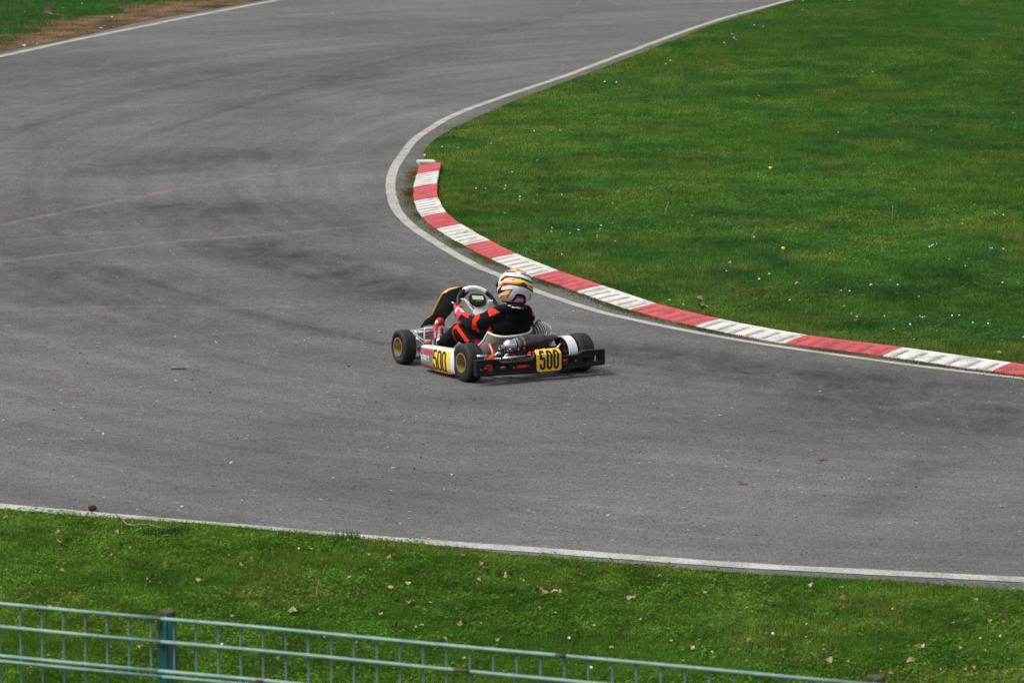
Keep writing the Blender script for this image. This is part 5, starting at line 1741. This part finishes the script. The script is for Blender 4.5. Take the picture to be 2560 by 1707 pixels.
# twig lying on the verge next to the near line
bm = bmesh.new()
tw0 = G(290, 1300)
pts = [G(290, 1300) - tw0, G(305, 1315) - tw0, G(322, 1326) - tw0, G(365, 1330) - tw0, G(420, 1335) - tw0, G(455, 1330) - tw0]
for k, p in enumerate(pts): p.z = .035 + .012 * (k % 2)
tube(bm, pts, [.006, .0055, .005, .0045, .004, .003], 8, smooth_n=5)
tube(bm, [pts[2], pts[2] + Vector((.05, .06, .01))], .003, 6)
o = build('twig', bm, M['twig'], smooth=True); o.location = tw0
tag(o, 'thin bent pale twig lying on the grass below the near white line', 'twig')
# pine cone on the asphalt
pc = tag(empty('pine_cone', G(231, 1276), .4), 'brown pine cone on the asphalt just above the near white line', 'pine cone')
bm = bmesh.new()
ellipsoid(bm, (0, 0, .018), (.024, .014, .014), seg=14)
core = build('core', bm, M['cone'], pc)
bm = bmesh.new()
for r_i in range(8):
    q = r_i / 7; xx = -.022 + .044 * q; rad = .016 * math.sin(math.pi * (.15 + .8 * q)) ** .7
    for k in range(9):
        a = 2 * math.pi * (k + .5 * (r_i % 2)) / 9
        c_ = Vector((xx, math.cos(a) * rad, .018 + math.sin(a) * rad))
        box(bm, c_, (.008, .007, .004), Matrix.Rotation(a, 3, 'X') @ Matrix.Rotation(-.6, 3, 'Y'), bevel=.001)
build('scales', bm, M['cone'], pc)

# bits on the asphalt
def bit_mesh(name, m_, dims, seed):
    bm = bmesh.new(); box(bm, (0, 0, 0), dims, bevel=min(dims) * .3)
    for v in bm.verts: v.co += Vector((noise.noise(v.co * 90 + Vector((seed, 0, 0))), noise.noise(v.co * 90 + Vector((0, seed, 0))), 0)) * min(dims) * .5
    me = bpy.data.meshes.new(name); bm.to_mesh(me); bm.free(); me.materials.append(m_); return me
stickm = bit_mesh('straw_piece', M['leaf_tan'], (.10, .008, .005), 3)
chipm = bit_mesh('stone_chip', M['pale_bit'], (.017, .012, .007), 5)
darkm = bit_mesh('rubber_crumb', M['dark_bit'], (.016, .011, .006), 7)
brown = bit_mesh('straw_piece', M['leaf_brown'], (.07, .010, .007), 9)
o = put('black_stick', bit_mesh('black_stick', M['dark_bit'], (.110, .007, .008), 1), 446, 925, .008, 1, rot=(0, 0, .1), label='short straight black stick on the asphalt left of the kart', cat='stick')
for (u, v, a, s) in [(58, 923, -.5, .5), (128, 927, -.1, 1), (172, 967, -.4, .9), (198, 883, 0, .5), (50, 822, .1, .4), (700, 502, .0, .8), (640, 508, 0, .5), (1140, 1056, -.3, .6), (676, 1107, .1, .5), (643, 1148, .0, .5), (677, 1288, 0, .5), (580, 945, .2, .3), (1435, 1088, .2, .6), (1775, 1163, .2, .4), (180, 1120, .2, .4)]:
    put('straw_piece', stickm, u, v, .005, s, rot=(0, 0, a), label='thin tan straw piece lying on the asphalt', cat='straw', group='straw pieces on the asphalt')
for (u, v) in [(438, 843), (440, 953), (100, 818), (772, 847), (541, 857), (338, 868), (345, 1054), (258, 1086), (204, 1101), (205, 1130), (74, 1100), (33, 1120), (4, 1018), (10, 1053), (445, 1259), (455, 1268), (983, 1171), (1110, 1224), (1130, 1188), (1011, 1052), (635, 1269), (372, 1277), (343, 1275), (605, 1252), (833, 1050 + 146), (578, 1158), (182, 1192), (110, 1107), (1862, 1289), (2110, 1199), (1990, 1292), (1607, 1104), (948, 830), (760, 853), (833, 35), (1830, 1022), (1500, 992), (2050, 980), (2280, 1090), (1800, 1040), (2200, 1020), (2505, 1268), (1310, 1310), (1520, 1290), (912, 373), (1946, 1177), (1000, 1310)]:
    put('stone_chip', chipm, u, v, .005, random.uniform(.6, 1.3), label='tiny pale stone chip on the asphalt', cat='stone', group='pale stone chips on the asphalt')
for (u, v) in [(1036, 1057), (1026, 1044), (970, 1049), (454, 1079), (200, 884), (219, 909), (408, 863), (1052, 1145), (1057, 1112), (1087, 1070), (575, 1041), (1036, 1172), (1635, 1045), (1600, 1130), (1535, 1125), (1848, 1205), (2061, 1240), (1914, 1226), (2290, 1218), (1060, 1112), (594, 1096), (915, 374), (912, 450), (481, 950), (525, 982), (964, 970), (871, 916), (1900, 1153), (2058, 1151), (134, 1025)]:
    put('rubber_crumb', darkm, u, v, .004, random.uniform(.5, 1.2), label='small black rubber crumb on the asphalt', cat='rubber crumb', group='rubber crumbs on the asphalt')
for (u, v, s) in [(2059, 1151, .9), (2046, 1159, .5), (1858, 1212, .8), (2298, 1197, .6), (1847, 1206, .5), (1635, 1245, .5)]:
    put('straw_piece', brown, u, v, .006, s, rot=(0, 0, random.uniform(-.5, .5)), label='brown plant scrap on the asphalt below and right of the kart', cat='plant scrap', group='brown plant scraps on the asphalt')
# ------------------------------------------------------------------ grass blades
def grass_material():
    m = bpy.data.materials.new('grass_blades'); m.use_nodes = True
    n = m.node_tree.nodes; l = m.node_tree.links; b = n['Principled BSDF']
    at = n.new('ShaderNodeAttribute'); at.attribute_name = 'tint'
    l.new(at.outputs['Color'], b.inputs['Base Color'])
    b.inputs['Roughness'].default_value = .6; b.inputs['Specular IOR Level'].default_value = .03
    tr = n.new('ShaderNodeBsdfTranslucent')
    l.new(at.outputs['Color'], tr.inputs['Color'])
    mx = n.new('ShaderNodeMixShader'); mx.inputs[0].default_value = .5
    l.new(b.outputs[0], mx.inputs[1]); l.new(tr.outputs[0], mx.inputs[2])
    l.new(mx.outputs[0], n['Material Output'].inputs['Surface'])
    return m
M['grass'] = grass_material()

def grass(name, x, y, hbase, wbase, label, tone, z0=.004, edge_pts=None, leafy=False):
    N = len(x)
    big = vnoise(x, y, .35, 3) * .6 + vnoise(x, y, .9, 4) * .4
    mid = vnoise(x, y * .8, 2.6, 5)
    fine = vnoise(x, y, 7, 6)
    h = hbase * (.45 + .55 * big + .5 * mid ** 2 + .35 * fine) * RNG.uniform(.55, 1.15, N)
    tuft = (vnoise(x, y, 3.3, 9) > .86)
    h = np.where(tuft, h * 1.35, h)
    if leafy: h = h * RNG.uniform(.2, 1.0, N)
    if edge_pts is not None:
        d = np_dist(x, y, edge_pts)
        h *= np.clip(.55 + d * 2.0, .55, 1)
    ang = RNG.uniform(0, 2 * math.pi, N)
    wd = wbase * RNG.uniform(.6, 1.3, N)
    lean = RNG.uniform(.1, .95, N) * h
    la = ang + RNG.uniform(-1.2, 1.2, N)
    co = np.zeros((N, 3, 3))
    co[:, 0, 0] = x - np.cos(ang) * wd / 2; co[:, 0, 1] = y - np.sin(ang) * wd / 2; co[:, 0, 2] = z0
    co[:, 1, 0] = x + np.cos(ang) * wd / 2; co[:, 1, 1] = y + np.sin(ang) * wd / 2; co[:, 1, 2] = z0
    co[:, 2, 0] = x + np.sin(la) * lean; co[:, 2, 1] = y - np.cos(la) * lean; co[:, 2, 2] = z0 + h
    if leafy:      # little broad leaves lying nearly flat: clover and weeds
        tl = RNG.uniform(-.35, .35, (N, 3)) * wd[:, None]
        lx, ly = np.cos(ang) * wd, np.sin(ang) * wd
        co[:, 0] = np.stack([x - lx * .5 - ly * .35, y - ly * .5 + lx * .35, z0 + h + tl[:, 0]], 1)
        co[:, 1] = np.stack([x - lx * .5 + ly * .45, y - ly * .5 - lx * .45, z0 + h + tl[:, 1]], 1)
        co[:, 2] = np.stack([x + lx * .6, y + ly * .6, z0 + h + tl[:, 2]], 1)
    # colour of each blade: patches of lush, yellowish and dull grass plus scattered dry blades
    A = np.array(tone[0]); B = np.array(tone[1]); D = np.array(tone[2]); Y = np.array(tone[3])
    k = np.clip((big - .3) / .45, 0, 1)[:, None]
    col = A * (1 - k) + B * k
    k2 = np.clip((mid - .45) / .4, 0, 1)[:, None] * .75
    col = col * (1 - k2) + D * k2
    pale = np.clip((vnoise(x, y, 1.5, 12) - .62) / .2, 0, 1)[:, None] * .45
    col = col * (1 - pale) + Y * pale
    if edge_pts is not None:
        ke = np.exp(-(d / .8))[:, None] * .8 * (vnoise(x, y, 1.8, 15) > .35)[:, None]
        col = col * (1 - ke) + Y * ke
    fm = (fine - .5)[:, None] * .9 + (vnoise(x, y, 14, 8) - .5)[:, None] * .6 + (vnoise(x, y * .6, .55, 17) - .5)[:, None] * .5 + (vnoise(x, y * .7, 1.9, 18) - .5)[:, None] * .45
    col = col * (np.array([1.32, .97, 1.7]) if name.startswith(('verge', 'tall')) else np.array([1.68, 1.08, 1.80])) * np.clip(1 + fm * .7, .58, 1.45) * RNG.uniform(.6, 1.45, (N, 1)) * RNG.uniform(.9, 1.1, (N, 3))
    dry = RNG.random(N) < .03
    col[dry] = np.array([.26, .21, .09]) * RNG.uniform(.6, 1.2, (int(dry.sum()), 1))
    me = bpy.data.meshes.new(name)
    me.vertices.add(N * 3); me.vertices.foreach_set('co', co.astype(np.float32).ravel())
    me.loops.add(N * 3); me.loops.foreach_set('vertex_index', np.arange(N * 3, dtype=np.int32))
    me.polygons.add(N); me.polygons.foreach_set('loop_start', (np.arange(N) * 3).astype(np.int32))
    me.update(calc_edges=True)
    a = me.attributes.new('tint', 'FLOAT_COLOR', 'POINT')
    c4 = np.ones((N, 3, 4)); c4[:, :, :3] = col[:, None, :]
    a.data.foreach_set('color', c4.astype(np.float32).ravel())
    o = link(name, me, M['grass'])
    return tag(o, label, 'grass', kind='stuff')

def scatter(poly, xr, yr, dens_fn, frustum=1.22):
    out = []
    y0 = yr[0]
    while y0 < yr[1]:
        y1 = min(yr[1], y0 + max(.6, y0 * .04))
        hw = (y0 + y1) / 2 * 1280 / FPX * frustum + .3
        xa, xb = max(xr[0], -hw), min(xr[1], hw)
        if xb > xa:
            n = int((xb - xa) * (y1 - y0) * dens_fn((y0 + y1) / 2))
            xx = RNG.uniform(xa, xb, n); yy = RNG.uniform(y0, y1, n)
            mk = np_inpoly(xx, yy, poly)
            out.append((xx[mk], yy[mk]))
        y0 = y1
    return np.concatenate([o[0] for o in out]), np.concatenate([o[1] for o in out])

TONE_IN = ((.034, .150, .020), (.064, .215, .020), (.020, .100, .018), (.130, .225, .030))
TONE_NR = ((.076, .225, .014), (.110, .280, .016), (.054, .180, .014), (.170, .270, .030))
TONE_FR = ((.030, .135, .022), (.050, .180, .022), (.022, .105, .018), (.10, .16, .04))
gx, gy = scatter(infield_poly, (-3, 12), (30, 80), lambda y: 4200 * (33 / y) ** 2)
# thin the blades on bare places
mk = ~((vnoise(gx, gy, 1.3, 21) > .83) & (RNG.random(len(gx)) < .55))
gx, gy = gx[mk], gy[mk]
grass('infield_grass', gx, gy, .036, .0060, 'green mown grass filling the inside of the bend', TONE_IN, edge_pts=infield_edge)
gx, gy = scatter(near_poly, (-9, 9), (16, 28), lambda y: 7000)
mk = ~((vnoise(gx, gy, 2.2, 23) > .80) & (RNG.random(len(gx)) < .6))
gx, gy = gx[mk], gy[mk]
grass('verge_grass', gx, gy, .031, .0045, 'bright green grass verge between the track and the fence', TONE_NR, edge_pts=near_edge)
gx, gy = scatter(near_poly, (-9, 9), (16, 28), lambda y: 3600)
mk = (vnoise(gx, gy, 1.1, 41) * .6 + vnoise(gx, gy, 3.1, 42) * .4 > .48) | (RNG.random(len(gx)) < .15)
grass('verge_clover', gx[mk], gy[mk], .036, .017, 'low broad leaves of clover and weeds mixed into the near verge', ((.072, .220, .014), (.105, .28, .018), (.060, .195, .014), (.15, .28, .035)), leafy=True)
gx, gy = scatter(infield_poly, (-3, 12), (30, 60), lambda y: 900 * (33 / y) ** 2)
mk = vnoise(gx, gy, .9, 43) > .45
grass('infield_clover', gx[mk], gy[mk], .036, .022, 'low broad weeds mixed into the infield grass', TONE_IN, leafy=True)
gx, gy = scatter(far_poly, (-12, 0), (50, 85), lambda y: 1500)
d = np_dist(gx, gy, far_edge)
mk = RNG.random(len(gx)) < np.clip((d - .35 - 1.3 * (vnoise(gx, gy, .5, 31) - .35)) / .7, .10, 1) * np.where(vnoise(gx, gy, 2.2, 32) > .35, 1, .5)
gx, gy = gx[mk], gy[mk]
grass('far_grass', gx, gy, .055, .009, 'dark green grass beyond the far edge of the track', TONE_FR, z0=.0)
# moss and short weeds in the gap along the kerb
mx_, my_ = [], []
for i in range(len(kfine) - 1):
    p = kfine[i]; q = kfine[i + 1]; t = (q - p).normalized(); nn = Vector((-t.y, t.x, 0))
    n = int(150 * max(0, noise.noise(p * 1.7) + .35) + 8)
    for k in range(n):
        c_ = p.lerp(q, random.random()) - nn * abs(random.gauss(.0, .055))
        mx_.append(c_.x); my_.append(c_.y)
grass('kerb_moss', np.array(mx_), np.array(my_), .014, .006, 'short moss and weeds growing along the foot of the kerb', ((.06, .09, .016), (.09, .12, .02), (.045, .07, .016), (.12, .13, .04)), z0=.001)
ux, uy = [], []
for k in range(2600):
    i = random.randrange(1, len(near_edge) - 2)
    p = near_edge[i].lerp(near_edge[i + 1], random.random())
    rr_ = noise.noise(p * 1.9) * .06 + .01
    if abs(p.x) < 4.5: ux.append(p.x + random.gauss(0, .02)); uy.append(p.y - .05 + abs(random.gauss(0, max(.006, rr_ * .8))))
grass('verge_fringe', np.array(ux), np.array(uy), .028, .005, 'fringe of grass creeping onto the asphalt beside the near white line', TONE_NR, z0=.001)
tx, ty = [], []
for (u, v, n, s) in [(452, 1335, 260, .05), (400, 1340, 120, .05), (858, 1352, 150, .045), (885, 1350, 40, .02), (1905, 243, 330, .12), (1460, 345, 200, .12), (2450, 50, 200, .2)]:
    c_ = G(u, v)
    for k in range(n):
        a = random.uniform(0, 6.283); r_ = s * math.sqrt(random.random()) * (1.6 if random.random() < .2 else 1)
        tx.append(c_.x + math.cos(a) * r_ * 1.6); ty.append(c_.y + math.sin(a) * r_)
grass('tall_tufts', np.array(tx), np.array(ty), .052, .005, 'darker taller tufts standing out of the mown grass', ((.020, .10, .012), (.030, .13, .014), (.020, .09, .012), (.04, .13, .02)))
